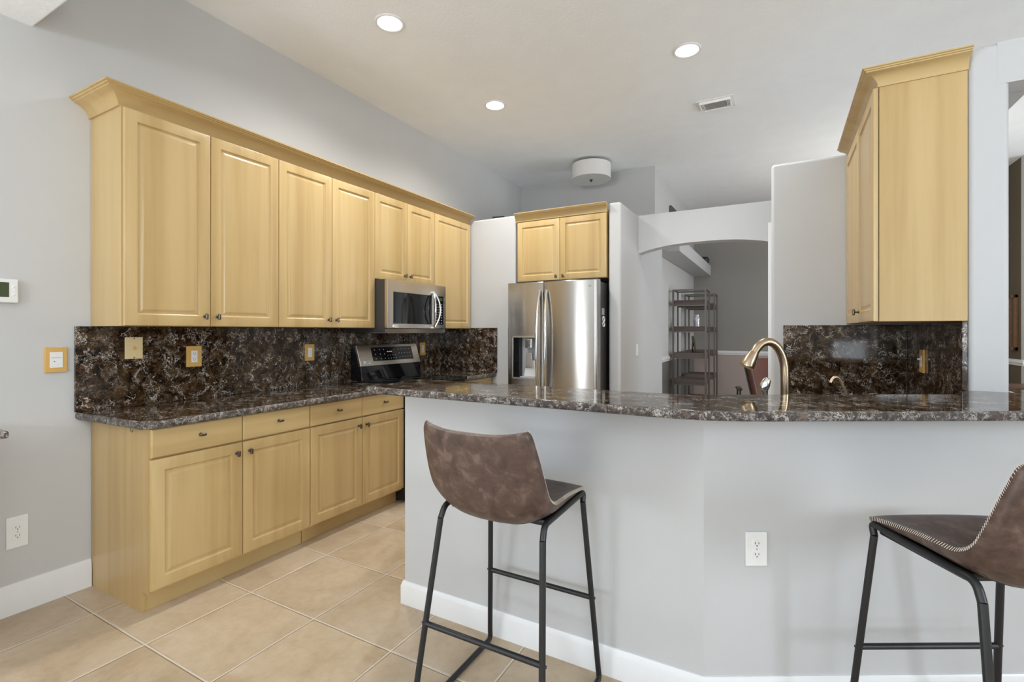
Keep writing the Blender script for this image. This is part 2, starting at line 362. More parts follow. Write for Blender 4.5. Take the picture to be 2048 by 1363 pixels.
def arc(c, r, a0, a1, n, ax=(1, 0, 0), ay=(0, 0, 1)):
    c, ax, ay = Vector(c), Vector(ax), Vector(ay)
    return [c + ax * (r * math.cos(R(a0 + (a1 - a0) * i / n))) + ay * (r * math.sin(R(a0 + (a1 - a0) * i / n))) for i in range(n + 1)]
def fillet(pts, rad, n=6):
    P = [Vector(p) for p in pts]; out = [P[0]]
    for i in range(1, len(P) - 1):
        a, b, c = P[i - 1], P[i], P[i + 1]
        d1, d2 = (a - b).normalized(), (c - b).normalized()
        k = min(rad, (a - b).length * .49, (c - b).length * .49)
        p, q = b + d1 * k, b + d2 * k
        for j in range(n + 1):
            t = j / n
            out.append(p * (1 - t) ** 2 + b * 2 * t * (1 - t) + q * t * t)
    return out + [P[-1]]

# ---------------------------------------------------------------- room shell
XW = -3.195                       # left wall
CZ = 3.37                         # high ceiling
struct('floor', B(-3.4, 5.2, -4.3, 9.3, -0.08, 0.0), M['tile'])
struct('ceiling', B(-3.4, 5.2, -4.3, 9.3, CZ, CZ + .1), M['ceiling'])
struct('ceiling_bulkhead', B(XW - .02, -2.35, -4.1, 0.95, 2.827, CZ + .02, bev=0.012), M['ceiling'])
struct('wall_left', MB().box(XW - .15, XW, -0.85, 6.2, 0, CZ).box(XW - .15, XW, -4.3, -2.65, 0, CZ).box(XW - .15, XW, -2.65, -0.85, 2.25, CZ).box(XW - .15, XW, -2.65, -.85, 0, .15), M['wall'])
struct('wall_behind', MB().box(XW, -1.3, -4.15, -4.0, 0, CZ).box(0, .92, -4.15, -4.0, 0, CZ).box(1.45, 1.6, -4.15, -4.0, 0, CZ).box(.92, 1.45, -4.15, -4.0, 0, .74).box(.92, 1.45, -4.15, -4.0, 1.16, CZ).box(-1.3, 0, -4.15, -4.0, 0, 1.5).box(-1.3, 0, -4.15, -4.0, 2.9, CZ).box(4.4, 5.0, -4.15, -4.0, 0, CZ).box(1.6, 4.4, -4.15, -4.0, 2.9, CZ).box(1.6, 4.4, -4.15, -4.0, 0, .2), M['wall'])
struct('wall_right', MB().box(5.0, 5.15, -4.15, -.55, 0, CZ).box(5.0, 5.15, .75, 4.75, 0, CZ).box(5.0, 5.15, 7.45, 9.2, 0, CZ).box(5.0, 5.15, 4.75, 7.45, 2.6, CZ).box(5.0, 5.15, 4.75, 7.45, 0, .35).box(5.0, 5.15, -.55, .75, 2.8, CZ).box(5.0, 5.15, -.55, .75, 0, .95), M['wall'])
def window_frame(name, w_, h_, loc, rz):  # unseen windows added for light, some placed by reflections and shadows
    m = MB()
    for x0, x1, z0, z1 in ((-w_ / 2, w_ / 2, 0, .06), (-w_ / 2, w_ / 2, h_ - .06, h_), (-w_ / 2, -w_ / 2 + .06, 0, h_), (w_ / 2 - .06, w_ / 2, 0, h_), (-.035, .035, 0, h_)):
        m.box(x0, x1, -.03, .03, z0, z1)
    o = struct(name, m, M['trim']); o.location = loc; o.rotation_euler = (0, 0, rz)
window_frame('window_1', 1.8, 2.1, (XW - .02, -1.75, .15), R(90))
window_frame('added_window_2', 2.8, 2.7, (3.0, -4.02, .2), 0)
window_frame('window_3', 1.3, 1.85, (5.02, .1, .95), R(90))
window_frame('window_5', 1.3, 1.4, (-.65, -4.02, 1.5), 0)
window_frame('added_window_4', 2.7, 2.25, (5.02, 6.1, .35), R(90))

# kitchen pod walls (lower than the ceiling, rounded corners)
PT = 2.505
struct('wall_pantry_left', MB().prism([(XW, 4.27), (-2.319, 4.27), (-2.319, 6.03), (XW, 6.03)], 0, PT, vbev=0.022), M['wall_bar'])
struct('wall_fridge_right', MB().prism([(-1.362, 4.27), (-1.25, 4.27), (-1.25, 6.03), (-1.362, 6.03)], 0, PT, vbev=0.022), M['wall_bar'])
struct('wall_alcove_back', MB().box(-2.319, -1.362, 4.98, 6.03, 0, PT), M['wall_bar'])
struct('ceiling_alcove', MB().box(-2.319, -1.362, 4.62, 4.98, PT - .06, PT), M['wall_bar'])
# high wall behind the pod, then the dining room
struct('wall_back', MB().box(XW, -1.345, 6.05, 6.2, 0, CZ), M['wall'])
RZ = 0.975
struct('wall_dining_left', MB().box(-1.5, -1.345, 6.2, 9.1, RZ, CZ), M['wall'])
struct('wall_dining_left_lower', MB().box(-1.5, -1.345, 6.2, 9.1, 0, RZ), M['slate'])
struct('wall_dining_far', MB().box(-1.5, 2.6, 9.1, 9.25, RZ, CZ), M['accent'])
struct('wall_dining_far_lower', MB().box(-1.5, 2.6, 9.1, 9.25, 0, RZ), M['taupe'])
struct('wall_hall_dark', MB().box(2.45, 2.6, 7.81, 9.1, 0, CZ), M['umber'])
struct('wall_hall', MB().box(2.45, 5.0, 7.72, 7.81, 0, CZ), M['wall'])
def rail_prof(m, a, b, nrm):
    # chair rail from a to b on a wall whose outward normal is nrm
    a, b, nrm = Vector((*a, 0)), Vector((*b, 0)), Vector((*nrm, 0))
    pr = [(0, -.035), (.012, -.03), (.014, -.008), (.022, 0), (.022, .012), (.014, .02), (.012, .035), (0, .04)]
    rows = [[p + nrm * d + Vector((0, 0, RZ + z)) for d, z in pr] for p in (a, b)]
    t, V = m.grid(rows); t.faces.new(V[0]); t.faces.new(V[1][::-1]); bmesh.ops.recalc_face_normals(t, faces=t.faces[:]); return m._merge(t)
struct('trim_1', rail_prof(MB(), (-1.345, 6.07), (-1.345, 9.1), (1, 0)), M['trim'])
struct('trim_2', rail_prof(MB(), (-1.345, 9.1), (2.45, 9.1), (0, -1)), M['trim'])
struct('trim_3', rail_prof(rail_prof(MB(), (2.45, 9.1), (2.45, 7.70), (-1, 0)), (2.43, 7.72), (5, 7.72), (0, -1)), M['trim'])
# dining plant shelf (soffit)
struct('ceiling_soffit', MB().box(-1.345, -1.06, 6.1, 9.1, 2.31, 2.49, bev=.012), M['wall_bar'])
# ledge along the far side of the right kitchen wall
WT_ = 2.545
struct('wall_ledge', MB().box(.828, .927, 2.876, 5.0, 2.37, WT_ - .001), M['wall_bar'])

# arch wall
def arch_wall():
    x0, x1, zs, zc = -1.25, -.03, 2.125, 2.195
    n = 24; pts = []
    for i in range(n + 1):
        t = i / n; x = x0 + (x1 - x0) * t
        k = 1 - abs(2 * t - 1) ** 2.6
        pts.append((x, zs + (zc - zs) * k))
    t = bmesh.new(); F = []; 
    for y in (4.89, 5.02):
        lo = [t.verts.new((x, y, z)) for x, z in pts]; hi = [t.verts.new((x, y, PT)) for x, z in pts]; F.append((lo, hi))
    for (lo, hi) in F:
        for i in range(n): t.faces.new((lo[i], lo[i + 1], hi[i + 1], hi[i]))
    for q in (0, 1):
        a, b = F[0][q], F[1][q]
        for i in range(n): t.faces.new((a[i], a[i + 1], b[i + 1], b[i]))
    for i in (0, n): t.faces.new((F[0][0][i], F[0][1][i], F[1][1][i], F[1][0][i]))
    bmesh.ops.recalc_face_normals(t, faces=t.faces[:])
    return MB()._merge(t)
struct('wall_arch', arch_wall(), M['wall_bar'], 50)
# block at the right of the arch, and the right kitchen wall
WT = 2.545
struct('wall_block', MB().prism([(-.056, 3.81), (.83, 3.81), (.83, 5.02), (-.056, 5.02)], 0, 2.495, vbev=0.022), M['wall_bar'])
struct('wall_right_kitchen', MB().prism([(.70, 2.75), (.83, 2.75), (.83, 3.81), (.70, 3.81)], 0, WT, vbev=0.02), M['wall_bar'])
struct('wall_header', MB().box(.79, 1.76, 2.7495, 2.878, 2.37, WT - .0005), M['wall_bar'])
struct('wall_right_of_opening', MB().box(1.76, 5.0, 2.75, 2.88, 0, WT), M['wall_bar'])
struct('trim_4', MB().box(-.076, -.056, 3.83, 3.90, 0, 2.10).box(-.076, -.056, 4.74, 4.81, 0, 2.10).box(-.076, -.056, 3.90, 4.74, 2.03, 2.10), M['trim'])
struct('door_1', MB().box(-.065, -.056, 3.90, 4.74, 0.01, 2.03), M['trim'])
# peninsula half wall
D2 = Vector((math.cos(R(29.7)), math.sin(R(29.7)))); N2 = Vector((-D2.y, D2.x))
V0 = Vector((-.24, 1.85))
def along(p, d): q = p + D2 * d; return (q.x, q.y)
struct('wall_peninsula', MB().prism([(-1.627, 1.85), (V0.x, 1.85), (-.275, 1.975), (-1.627, 1.975)], 0, 1.058), M['wall_bar'], 20)
struct('wall_peninsula_angled', MB().prism([(V0.x, 1.85), along(V0, 1.795), (1.317, 2.87), (.84, 2.87), (.84, 2.74), (.69, 2.74), (.66, 2.49), (-.275, 1.975)], 0, 1.058), M['wall_bar'], 20)
# baseboards
def baseboard(m, a, b, nrm, h=.112):
    a, b, nrm = Vector((*a, 0)), Vector((*b, 0)), Vector((*nrm, 0))
    pr = [(0, 0), (.015, 0), (.015, h - .022), (.012, h - .016), (.010, h - .006), (.006, h), (0, h)]
    rows = [[p + nrm * d + Vector((0, 0, z)) for d, z in pr] for p in (a, b)]
    t, V = m.grid(rows); t.faces.new(V[0]); t.faces.new(V[1][::-1]); bmesh.ops.recalc_face_normals(t, faces=t.faces[:]); return m._merge(t)
struct('baseboard_left', baseboard(baseboard(MB(), (XW, -.85), (XW, 1.172), (1, 0), .145), (XW, -4.0), (XW, -2.65), (1, 0), .145), M['trim'])

# ---------------------------------------------------------------- cabinets
def knob(parent, x, z, horizontal=False, y=0.0):
    m = MB(); rot = Matrix.Translation((x, y, z)) @ Matrix.Rotation(R(90), 4, 'X')
    m.lathe([(.0085, 0), (.0085, .002), (.0048, .004), (.0045, .016), (.006, .019)], 14, rot)
    a, b = (.017, .0075) if horizontal else (.0075, .017)
    m.box(x - a, x + a, y - .031, y - .018, z - b, z + b, bev=.0055, seg=3)
    return m.build('knob', M['knob'], parent)
def door(parent, x0, x1, z0, z1, kx=None, kz=None):
    g = .0018
    d = MB().panel(x0 + g, x1 - g, z0 + g, z1 - g).build('door', M['maple'], parent, 25)
    if kx is not None: knob(d, kx, kz)
    return d
def drawer(parent, x0, x1, z0, z1):
    g = .0018
    d = MB().panel(x0 + g, x1 - g, z0 + g, z1 - g, prof=[(0, .006), (.002, .002), (.006, 0)]).build('drawer', M['maple_h'], parent, 25)
    knob(d, (x0 + x1) / 2, (z0 + z1) / 2 + .008, True)
    return d
FB = -2.58          # base door faces
def base_unit(label, y0, seams, end_panel=False):
    t = thing('base_cabinet', label, 'cabinet', (FB, y0, 0), R(90), 'maple base cabinets under the left counter')
    w_ = seams[-1]
    B(0.002, w_ - .001, .022, .605, .105, .882).build('body', M['maple'], t)
    B(0.002 if not end_panel else .018, w_ - .001, .085, .60, 0.0, .105).build('toe_kick', M['maple_kick'], t)
    if end_panel:
        MB().prism([(.0205, .105), (.605, .105), (.605, 0), (.083, 0), (.083, .105)][::-1], 0, .018, mat=Matrix(((0, 0, 1, 0), (1, 0, 0, 0), (0, 1, 0, 0), (0, 0, 0, 1)))).box(-.001, .018, .0205, .605, .1, .882).build('end_panel', M['maple'], t)
    a = 0
    for i, b in enumerate(seams):
        drawer(t, a, b, .742, .882)
        kx = b - .036 if i == 0 else a + .036
        door(t, a, b, .118, .738, kx, .682)
        a = b
    return t
base_unit('maple base cabinet at the near end of the counter, wide side panel exposed', 1.175, (.444, .880), True)
base_unit('maple base cabinet between the near end cabinet and the range', 2.057, (.433, .866))

FU = -2.84
def upper_unit(label, y0, seams, z0, z1, knobs, end_panel=False, group='maple upper cabinets on the left wall'):
    t = thing('wall_cabinet', label, 'cabinet', (FU, y0, 0), R(90), group)
    w_ = seams[-1]
    B(0.0, w_ - .001, .0235, .352, z0, z1 + .004).build('body', M['maple'], t)
    a = 0
    for i, b in enumerate(seams):
        k = knobs[i]
        door(t, a + (.003 if end_panel and i == 0 else 0), b, z0, z1, None if k is None else (a + .035 if k == 'l' else b - .035), z0 + .057)
        a = b
    return t
ZT = 2.456
upper_unit('tall maple wall cabinet at the near end with an exposed side, two doors', 1.172, (.422, .851), 1.369, ZT, ('r', 'l'), True)
upper_unit('tall maple two-door wall cabinet between the end cabinet and the microwave', 2.023, (.4275, .851), 1.369, ZT, ('r', 'l'))
upper_unit('short maple two-door wall cabinet directly above the microwave', 2.874, (.3855, .771), 1.764, ZT, ('r', 'l'))
upper_unit('narrow single-door maple wall cabinet in the corner past the microwave', 3.645, (.60,), 1.372, ZT, (None,))

CROWN = [(0, 0), (.008, 0), (.009, .006), (.006, .008), (.008, .014), (.016, .030), (.030, .046), (.048, .057), (.064, .062), (.070, .065), (.071, .070), (.078, .072), (.080, .077), (.088, .080), (.088, .087), (0, .087)]
def crown(m, path, z, prof=CROWN, close=True):
    # path: XY polyline, outward side to the RIGHT of travel; mitred
    P = [Vector(p) for p in path]; rows = []
    for i, p in enumerate(P):
        ns = []
        if i > 0: d = (P[i] - P[i - 1]).normalized(); ns.append(Vector((d.y, -d.x)))
        if i < len(P) - 1: d = (P[i + 1] - P[i]).normalized(); ns.append(Vector((d.y, -d.x)))
        n = sum(ns, Vector((0, 0)))
        n = n / n.dot(ns[0]) if len(ns) == 2 else ns[0]
        rows.append([(p.x + n.x * o, p.y + n.y * o, z + h) for o, h in prof])
    t, V = m.grid(rows)
    for i in range(len(V) - 1): t.faces.new((V[i][-1], V[i + 1][-1], V[i + 1][0], V[i][0]))
    t.faces.new(V[0]); t.faces.new(V[-1][::-1])
    bmesh.ops.recalc_face_normals(t, faces=t.faces[:]); return m._merge(t)
BASE = [(0, 0), (.015, 0), (.015, .090), (.012, .096), (.010, .106), (.006, .112), (0, .112)]
struct('baseboard_peninsula', crown(MB(), [(-1.627, 1.97), (-1.627, 1.85), (V0.x, 1.85), along(V0, 1.79)], 0.0, BASE), M['trim'])
o = crown(MB(), [(XW, 1.170), (FU - .037, 1.170), (FU - .037, 4.262)], ZT + .004).build('crown_molding', M['maple_y'], None, 30, (FU, 1.172, ZT))
tag(o, 'long maple crown molding along the top of the left wall cabinets', 'crown molding')

# cabinet over the fridge
t = thing('wall_cabinet', 'small maple two-door cabinet in the alcove above the fridge', 'cabinet', (-2.30, 4.262, 0))
B(.004, .92, .0215, .36, 1.832, 2.46).build('body', M['maple'], t)
door(t, .004, .463, 1.832, 2.425, .427, 1.868); door(t, .463, .922, 1.832, 2.425, .499, 1.868)
o = crown(MB(), [(-2.312, 4.262), (-1.37, 4.262)], 2.427, [(a * .5, b * .95) for a, b in CROWN]).build('crown_molding', M['maple_h'], None, 30, (-2.31, 4.262, 2.45))
tag(o, 'short maple crown molding on the cabinet above the fridge', 'crown molding')

# right-hand wall cabinet
t = thing('wall_cabinet', 'tall maple wall cabinet above the sink counter, broad side panel turned to the room', 'cabinet', (.372, 3.805, 0), R(-90))
B(0, 1.055, .0225, .326, 1.387, 2.455, bev=.0012).build('body', M['maple'], t)
door(t, .0, .553, 1.387, ZT, None); door(t, .553, 1.052, 1.387, ZT, .592, 1.446)
o = crown(MB(), [(.394, 3.808), (.394, 2.75), (.70, 2.75)], ZT - .002, [(a * .80, b * .85) for a, b in CROWN]).build('crown_molding', M['maple_h'], None, 30, (.395, 2.75, ZT))
tag(o, 'maple crown molding with a mitred corner on the right-hand cabinet', 'crown molding')

# ---------------------------------------------------------------- counters and backsplashes
def slab(name, label, cat, poly, z0, z1, bev):
    o = MB().prism(poly, z0, z1, bev=bev, seg=4).build(name, M['granite'], None, 40, (poly[0][0], poly[0][1], z0))
    o.data.materials.append(M['granite_edge'])
    for p in o.data.polygons: p.material_index = 0 if abs(p.normal.z) > .97 else 1
    return tag(o, label, cat)
slab('countertop', 'brown veined granite countertop on the left base cabinets, clipped near corner', 'countertop',
     [(XW + .001, 1.108), (-2.60, 1.132), (-2.545, 1.178), (-2.545, 2.922), (XW + .001, 2.922)], .884, .924, .014)
slab('countertop', 'short piece of brown granite countertop between the range and the pantry wall', 'countertop',
     [(XW + .001, 3.692), (-2.54, 3.692), (-2.54, 4.266), (XW + .001, 4.266)], .884, .924, .014)
t = thing('base_cabinet', 'maple base cabinet between the range and the pantry wall', 'cabinet', (FB, 3.694, 0), R(90))
B(.002, .568, .022, .605, .105, .882).build('body', M['maple'], t); B(.002, .568, .085, .6, 0, .105).build('toe_kick', M['maple_kick'], t)
drawer(t, 0, .568, .742, .882); door(t, 0, .568, .118, .738, .036, .682)

def splash(label, x0, x1, y0, y1, z0, z1):
    o = B(x0, x1, y0, y1, z0, z1, bev=.002).build('backsplash', M['granite'], None, 40, (x0, y0, z0)); return tag(o, label, 'backsplash')
splash('brown granite backsplash slab on the left wall under the long row of cabinets', XW + .002, XW + .02, 1.103, 4.249, .9245, 1.3685)
splash('brown granite backsplash slab on the pantry wall at the end of the left counter', XW + .021, -2.528, 4.25, 4.268, .9245, 1.380)
splash('bluish dark granite backsplash slab behind the tap, beside the arch', .017, .679, 3.79, 3.808, .9245, 1.383)
splash('dark granite backsplash slab under the right-hand wall cabinet', .68, .698, 2.752, 3.79, .9245, 1.386)

# peninsula bar top
Vf = Vector((-.194, 1.612))
Lf = [(-1.655, 1.612)]
p, q, r_ = Vf + Vector((-.17, 0)), Vf, Vf + D2 * .17
for i in range(11):
    k = i / 10; v = p * (1 - k) ** 2 + q * 2 * k * (1 - k) + r_ * k * k; Lf.append((v.x, v.y))
bar_poly = Lf + [along(Vf, 2.17), (1.752, 2.90), (.836, 2.90), (.836, 2.748), (.688, 2.748), (.60, 2.556), (-.336, 2.025), (-1.668, 2.025)]
slab('bar_counter', 'long raised granite bar counter on the peninsula half wall', 'bar counter', bar_poly, 1.059, 1.091, .013)
# lower sink counter and cabinet behind the half wall
t = thing('base_cabinet', 'maple base cabinet on the kitchen side of the peninsula half wall', 'cabinet', (-.30, 2.62, 0), R(180))
B(0, 1.29, .022, .64, .1, .882).build('body', M['maple'], t); B(0, 1.29, .08, .64, 0, .1).build('toe_kick', M['maple_kick'], t)
for k in range(3): door(t, .43 * k, .43 * (k + 1), .118, .87, .43 * k + .394, .8)
t = thing('base_cabinet', 'maple sink base cabinet along the right kitchen wall', 'cabinet', (.06, 3.785, 0), R(-90))
B(0, .90, .022, .62, .1, .882).build('body', M['maple'], t); B(0, .90, .08, .62, 0, .1).build('toe_kick', M['maple_kick'], t)
for k in range(2): door(t, .45 * k, .45 * (k + 1), .118, .87, .414 if k == 0 else .486, .8)
slab('countertop', 'lower granite sink counter behind the raised bar', 'countertop',
     [(-1.62, 1.98), (-.28, 1.98), (.645, 2.515), (.68, 2.735), (.68, 3.788), (.04, 3.788), (.04, 2.90), (-.48, 2.625), (-1.62, 2.625)], .884, .924, .012)
# buffet counter at the left edge of view
slab('countertop', 'end of a dark granite counter at the left edge under the thermostat', 'countertop',
     [(XW + .001, -.6), (-2.88, -.6), (-2.88, .776), (XW + .001, .776)], .886, .918, .007)
t = thing('base_cabinet', 'maple buffet cabinet under the counter at the left edge', 'cabinet', (-2.93, -.6, 0), R(90))
B(0, 1.24, .022, .262, .1, .882).build('body', M['maple'], t); B(0, 1.24, .08, .262, 0, .1).build('toe_kick', M['maple_kick'], t)
door(t, 0, .62, .118, .87, .584, .8); door(t, .62, 1.24, .118, .87, .656, .8)
# small hook under the counter end
o = MB().tube([(-2.735, 1.158, .884), (-2.735, 1.158, .868), (-2.73, 1.158, .861), (-2.722, 1.158, .859), (-2.716, 1.158, .863), (-2.714, 1.158, .871)], .0016, 8).build('hook', M['iron'], None, 40, (-2.735, 1.158, .884))
tag(o, 'tiny wire hook under the near end of the left countertop', 'hook')

# ---------------------------------------------------------------- microwave
t = thing('microwave', 'stainless over-the-range microwave with a black window and bowed handle', 'microwave', (-2.712, 2.878, 0), R(90))
W_ = .764
B(0.002, W_ - .002, .03, .46, 1.335, 1.758).build('body', M['dark_grey'], t)
fr = MB()
fr.box(0, W_, 0.0, .03, 1.368, 1.405, bev=.003).box(0, W_, 0.0, .03, 1.66, 1.758, bev=.003).box(0, .068, 0, .03, 1.40, 1.665, bev=.003).box(.565, .60, 0, .03, 1.40, 1.665, bev=.003).box(.735, W_, 0, .03, 1.40, 1.665, bev=.003)
dm = fr.build('door', M['steel_soft'], t)
B(.066, .568, .004, .02, 1.40, 1.665).build('window_glass', M['black_gloss'], dm)
h = MB()
for sgn in (-1, 1):
    pts = []
    for i in range(17):
        k = i / 16 * 2 - 1
        pts.append((.572 + sgn * .034 * (1 - k * k), -.012 - .045 * (1 - k * k), 1.533 + k * .163))
    h.tube(pts, [.0075 + .002 * (1 - abs(i / 8 - 1)) for i in range(17)], 10)
h.box(.562, .582, -.02, .004, 1.68, 1.70, bev=.004).box(.562, .582, -.02, .004, 1.366, 1.386, bev=.004)
h.build('handle', M['chrome'], t)
cp = B(.60, .737, .002, .022, 1.40, 1.665, bev=.002).build('control_panel', M['black_gloss'], t)
for i in range(3):
    for j in range(8): B(.622 + i * .036, .636 + i * .036, .0005, .004, 1.415 + j * .024, 1.422 + j * .024).build('button', M['grey_plastic'], cp)
B(.622, .715, .0008, .004, 1.62, 1.648).build('display', M['screen'], cp)
m = MB(); m.prism([(.012, 1.328), (.002, 1.362), (.2, 1.362), (.2, 1.328)], .004, W_ - .004, mat=Matrix(((0, 0, 1, 0), (1, 0, 0, 0), (0, 1, 0, 0), (0, 0, 0, 1))))
m.build('vent_lip', M['steel_soft'], t)
lettering('LG', .034, M['text'], t, (.082, -.0008, 1.374), (R(90), 0, 0))
MB().lathe([(.011, 0), (.011, .0012)], 20, Matrix.Translation((.068, 0, 1.386)) @ Matrix.Rotation(R(90), 4, 'X')).build('logo_badge', M['text'], t)

# ---------------------------------------------------------------- range
t = thing('range', 'black and stainless electric range below the microwave', 'range', (-2.50, 2.928, 0), R(90))
W_ = .757
B(0, W_, .03, .68, .02, .905).build('body', M['black'], t)
ck = B(.0, W_, .0, .60, .905, .932, bev=.006).build('cooktop', M['black_gloss'], t)
od = B(.01, W_ - .01, .0, .04, .2, .84, bev=.006).build('oven_door', M['steel'], t)
B(.13, W_ - .13, -.002, .01, .36, .68).build('window_glass', M['black_gloss'], od)
MB().tube([(.06, 0, .79), (.06, -.045, .79)], .009).tube([(W_ - .06, 0, .79), (W_ - .06, -.045, .79)], .009).tube([(.04, -.045, .79), (W_ - .04, -.045, .79)], .011).build('handle', M['chrome'], od)
B(.01, W_ - .01, .0, .04, .03, .19, bev=.005).build('drawer', M['steel'], t)
yz = Matrix(((0, 0, 1, 0), (1, 0, 0, 0), (0, 1, 0, 0), (0, 0, 0, 1)))   # (a,b,extrude) -> x=extrude, y=a, z=b
bg_ = MB().prism([(.54, .930), (.555, 1.045), (.615, 1.228), (.672, 1.228), (.672, .930)], 0, W_, bev=.004, mat=yz).build('backguard', M['black_gloss'], t)
sl = Vector((.615 - .562, 1.222 - 1.052)).normalized()       # along the slanted face (y,z)
def on_slant(a): return (.562 + sl.x * a, 1.052 + sl.y * a)
nsl = (-sl.y, sl.x)
def slant_plate(x0, x1, a0, a1, d0, d1, name, mat, par, bev=.002):
    A, B_ = on_slant(a0), on_slant(a1)
    pl = [(A[0] + nsl[0] * d0, A[1] + nsl[1] * d0), (B_[0] + nsl[0] * d0, B_[1] + nsl[1] * d0), (B_[0] + nsl[0] * d1, B_[1] + nsl[1] * d1), (A[0] + nsl[0] * d1, A[1] + nsl[1] * d1)]
    return MB().prism(pl, x0, x1, bev=bev, mat=yz).build(name, mat, par)
pn = slant_plate(-.004, W_ + .004, -.004, .178, -.012, .012, 'fascia', M['steel_soft'], t, .003)
ds = slant_plate(.15, W_ - .085, .032, .155, .010, .0135, 'control_panel', M['black_gloss'], t, .001)
def slant_dot(x, a, w_, h_, name='button', mat='grey_plastic'):
    A, B_ = on_slant(a - h_ / 2), on_slant(a + h_ / 2); d0, d1 = .0135, .0143
    MB().prism([(A[0] + nsl[0] * d0, A[1] + nsl[1] * d0), (B_[0] + nsl[0] * d0, B_[1] + nsl[1] * d0), (B_[0] + nsl[0] * d1, B_[1] + nsl[1] * d1), (A[0] + nsl[0] * d1, A[1] + nsl[1] * d1)], x - w_ / 2, x + w_ / 2, mat=yz).build(name, M[mat], ds)
for i in range(5):
    for j in range(3): slant_dot(.49 + i * .036, .058 + j * .036, .010, .006)
for i in range(4):
    for j in range(2): slant_dot(.34 + i * .032, .05 + j * .028, .010, .006)
for x in (.19, .25, .30):
    for j in range(3): slant_dot(x, .052 + j * .04, .008, .008)
for i in range(4): slant_dot(.345 + i * .016, .112, .007, .009, 'digit', 'red_digits')
ang = math.atan2(sl.y, sl.x)
q = on_slant(.012); lettering('LG', .042, M['text'], pn, (.064, q[0] + nsl[0] * .0128, q[1] + nsl[1] * .0128), (ang, 0, 0))
q = on_slant(.028)
MB().lathe([(.013, 0), (.013, .0012)], 20, Matrix.Translation((.047, q[0] + nsl[0] * .0122, q[1] + nsl[1] * .0122)) @ Matrix.Rotation(ang, 4, 'X')).build('logo_badge', M['text'], pn)
for cx_, cy_, r_ in ((.2, .16, .1), (.56, .16, .08), (.2, .42, .08), (.56, .42, .1)):
    MB().tube([(cx_ + r_ * math.cos(a), cy_ + r_ * math.sin(a), .9322) for a in [2 * math.pi * i / 40 for i in range(40)]], .0009, 6, closed=True).build('burner_ring', M['dark_grey'], ck)

# ---------------------------------------------------------------- fridge
FX0, FX1, FY, FH = -2.287, -1.388, 4.055, 1.802
t = thing('refrigerator', 'stainless side-by-side refrigerator with water dispenser in the alcove', 'refrigerator', (FX0, FY, 0))
FW = FX1 - FX0; XS = .380
B(.012, FW - .004, .075, .90, .03, FH - .02).build('body', M['dark_grey'], t)
B(.03, FW - .03, .05, .3, 0, .06).build('kick_grille', M['black'], t)
def bowed_door(x0, x1, z0, z1, bow, hole=None):
    # door with softly convex front; hole = (x0,x1,z0,z1) cut for the dispenser
    xs = sorted(set([x0 + .008, x1 - .008] + [x0 + (x1 - x0) * i / 16 for i in range(1, 16)] + (list(hole[:2]) if hole else [])))
    zs = [z0 + .008, z1 - .008] + ([hole[2], hole[3]] if hole else [])
    zs = sorted(zs)
    def yf(x): k = (x - x0) / (x1 - x0) * 2 - 1; return -bow * (1 - k * k)
    t = bmesh.new(); V = {}
    for i, x in enumerate(xs):
        for j, z in enumerate(zs): V[i, j] = t.verts.new((x, yf(x), z))
    for i in range(len(xs) - 1):
        for j in range(len(zs) - 1):
            if hole and hole[0] - 1e-6 <= xs[i] < hole[1] - 1e-6 and hole[2] - 1e-6 <= zs[j] < hole[3] - 1e-6: continue
            t.faces.new((V[i, j], V[i + 1, j], V[i + 1, j + 1], V[i, j + 1]))
    # sides: rim back
    e = [ed for ed in t.edges if len(ed.link_faces) == 1]
    def outer(v): return v.co.x < x0 + .0081 or v.co.x > x1 - .0081 or v.co.z < z0 + .0081 or v.co.z > z1 - .0081
    e = [ed for ed in e if outer(ed.verts[0]) and outer(ed.verts[1])]
    for dx, dy in ((.008, .008), (0, .055)):
        r = bmesh.ops.extrude_edge_only(t, edges=e); nv = [g for g in r['geom'] if isinstance(g, bmesh.types.BMVert)]
        for v in nv:
            if dx:
                if v.co.x < x0 + .0081: v.co.x -= dx
                if v.co.x > x1 - .0081: v.co.x += dx
                if v.co.z < z0 + .0081: v.co.z -= dx
                if v.co.z > z1 - .0081: v.co.z += dx
            v.co.y += dy
            if not dx: v.co.y = .068
        e = [g for g in r['geom'] if isinstance(g, bmesh.types.BMEdge)]
    bmesh.ops.recalc_face_normals(t, faces=t.faces[:])
    return MB()._merge(t)
DX0, DX1, DZ0, DZ1 = .055, .315, .90, 1.296
dl = bowed_door(0, XS - .003, .09, FH, .007, (DX0, DX1, DZ0, DZ1)).build('door', M['steel'], t, 40)
dr = bowed_door(XS + .003, FW, .09, FH, .016).build('door', M['steel'], t, 40)
def bow_handle(x, par, sgn):
    pts = []; n = 20
    for i in range(n + 1):
        k = i / n * 2 - 1
        pts.append((x + sgn * .010 * (1 - k * k), -.014 - .052 * (1 - abs(k) ** 3), 1.22 + k * .50))
    MB().tube(pts, .0125, 12).build('handle', M['chrome'], par)
bow_handle(XS - .034, dl, -1); bow_handle(XS + .034, dr, 1)
dsp = MB()
for a in ((DX0 - .004, DX0 + .012, DZ0, DZ1), (DX1 - .012, DX1 + .004, DZ0, DZ1), (DX0, DX1, DZ0 - .004, DZ0 + .012), (DX0, DX1, DZ1 - .012, DZ1 + .004)):
    dsp.box(a[0], a[1], -.018, .02, a[2], a[3], bev=.002)
dd = dsp.build('dispenser_frame', M['steel_soft'], dl)
B(DX0, DX1, .055, .062, DZ0, DZ1).build('dispenser_recess', M['grey_plastic'], dl)
B(DX0 + .008, DX0 + .075, -.008, .055, DZ0 + .01, DZ1 - .01, bev=.003).build('dispenser_display', M['black_gloss'], dl)
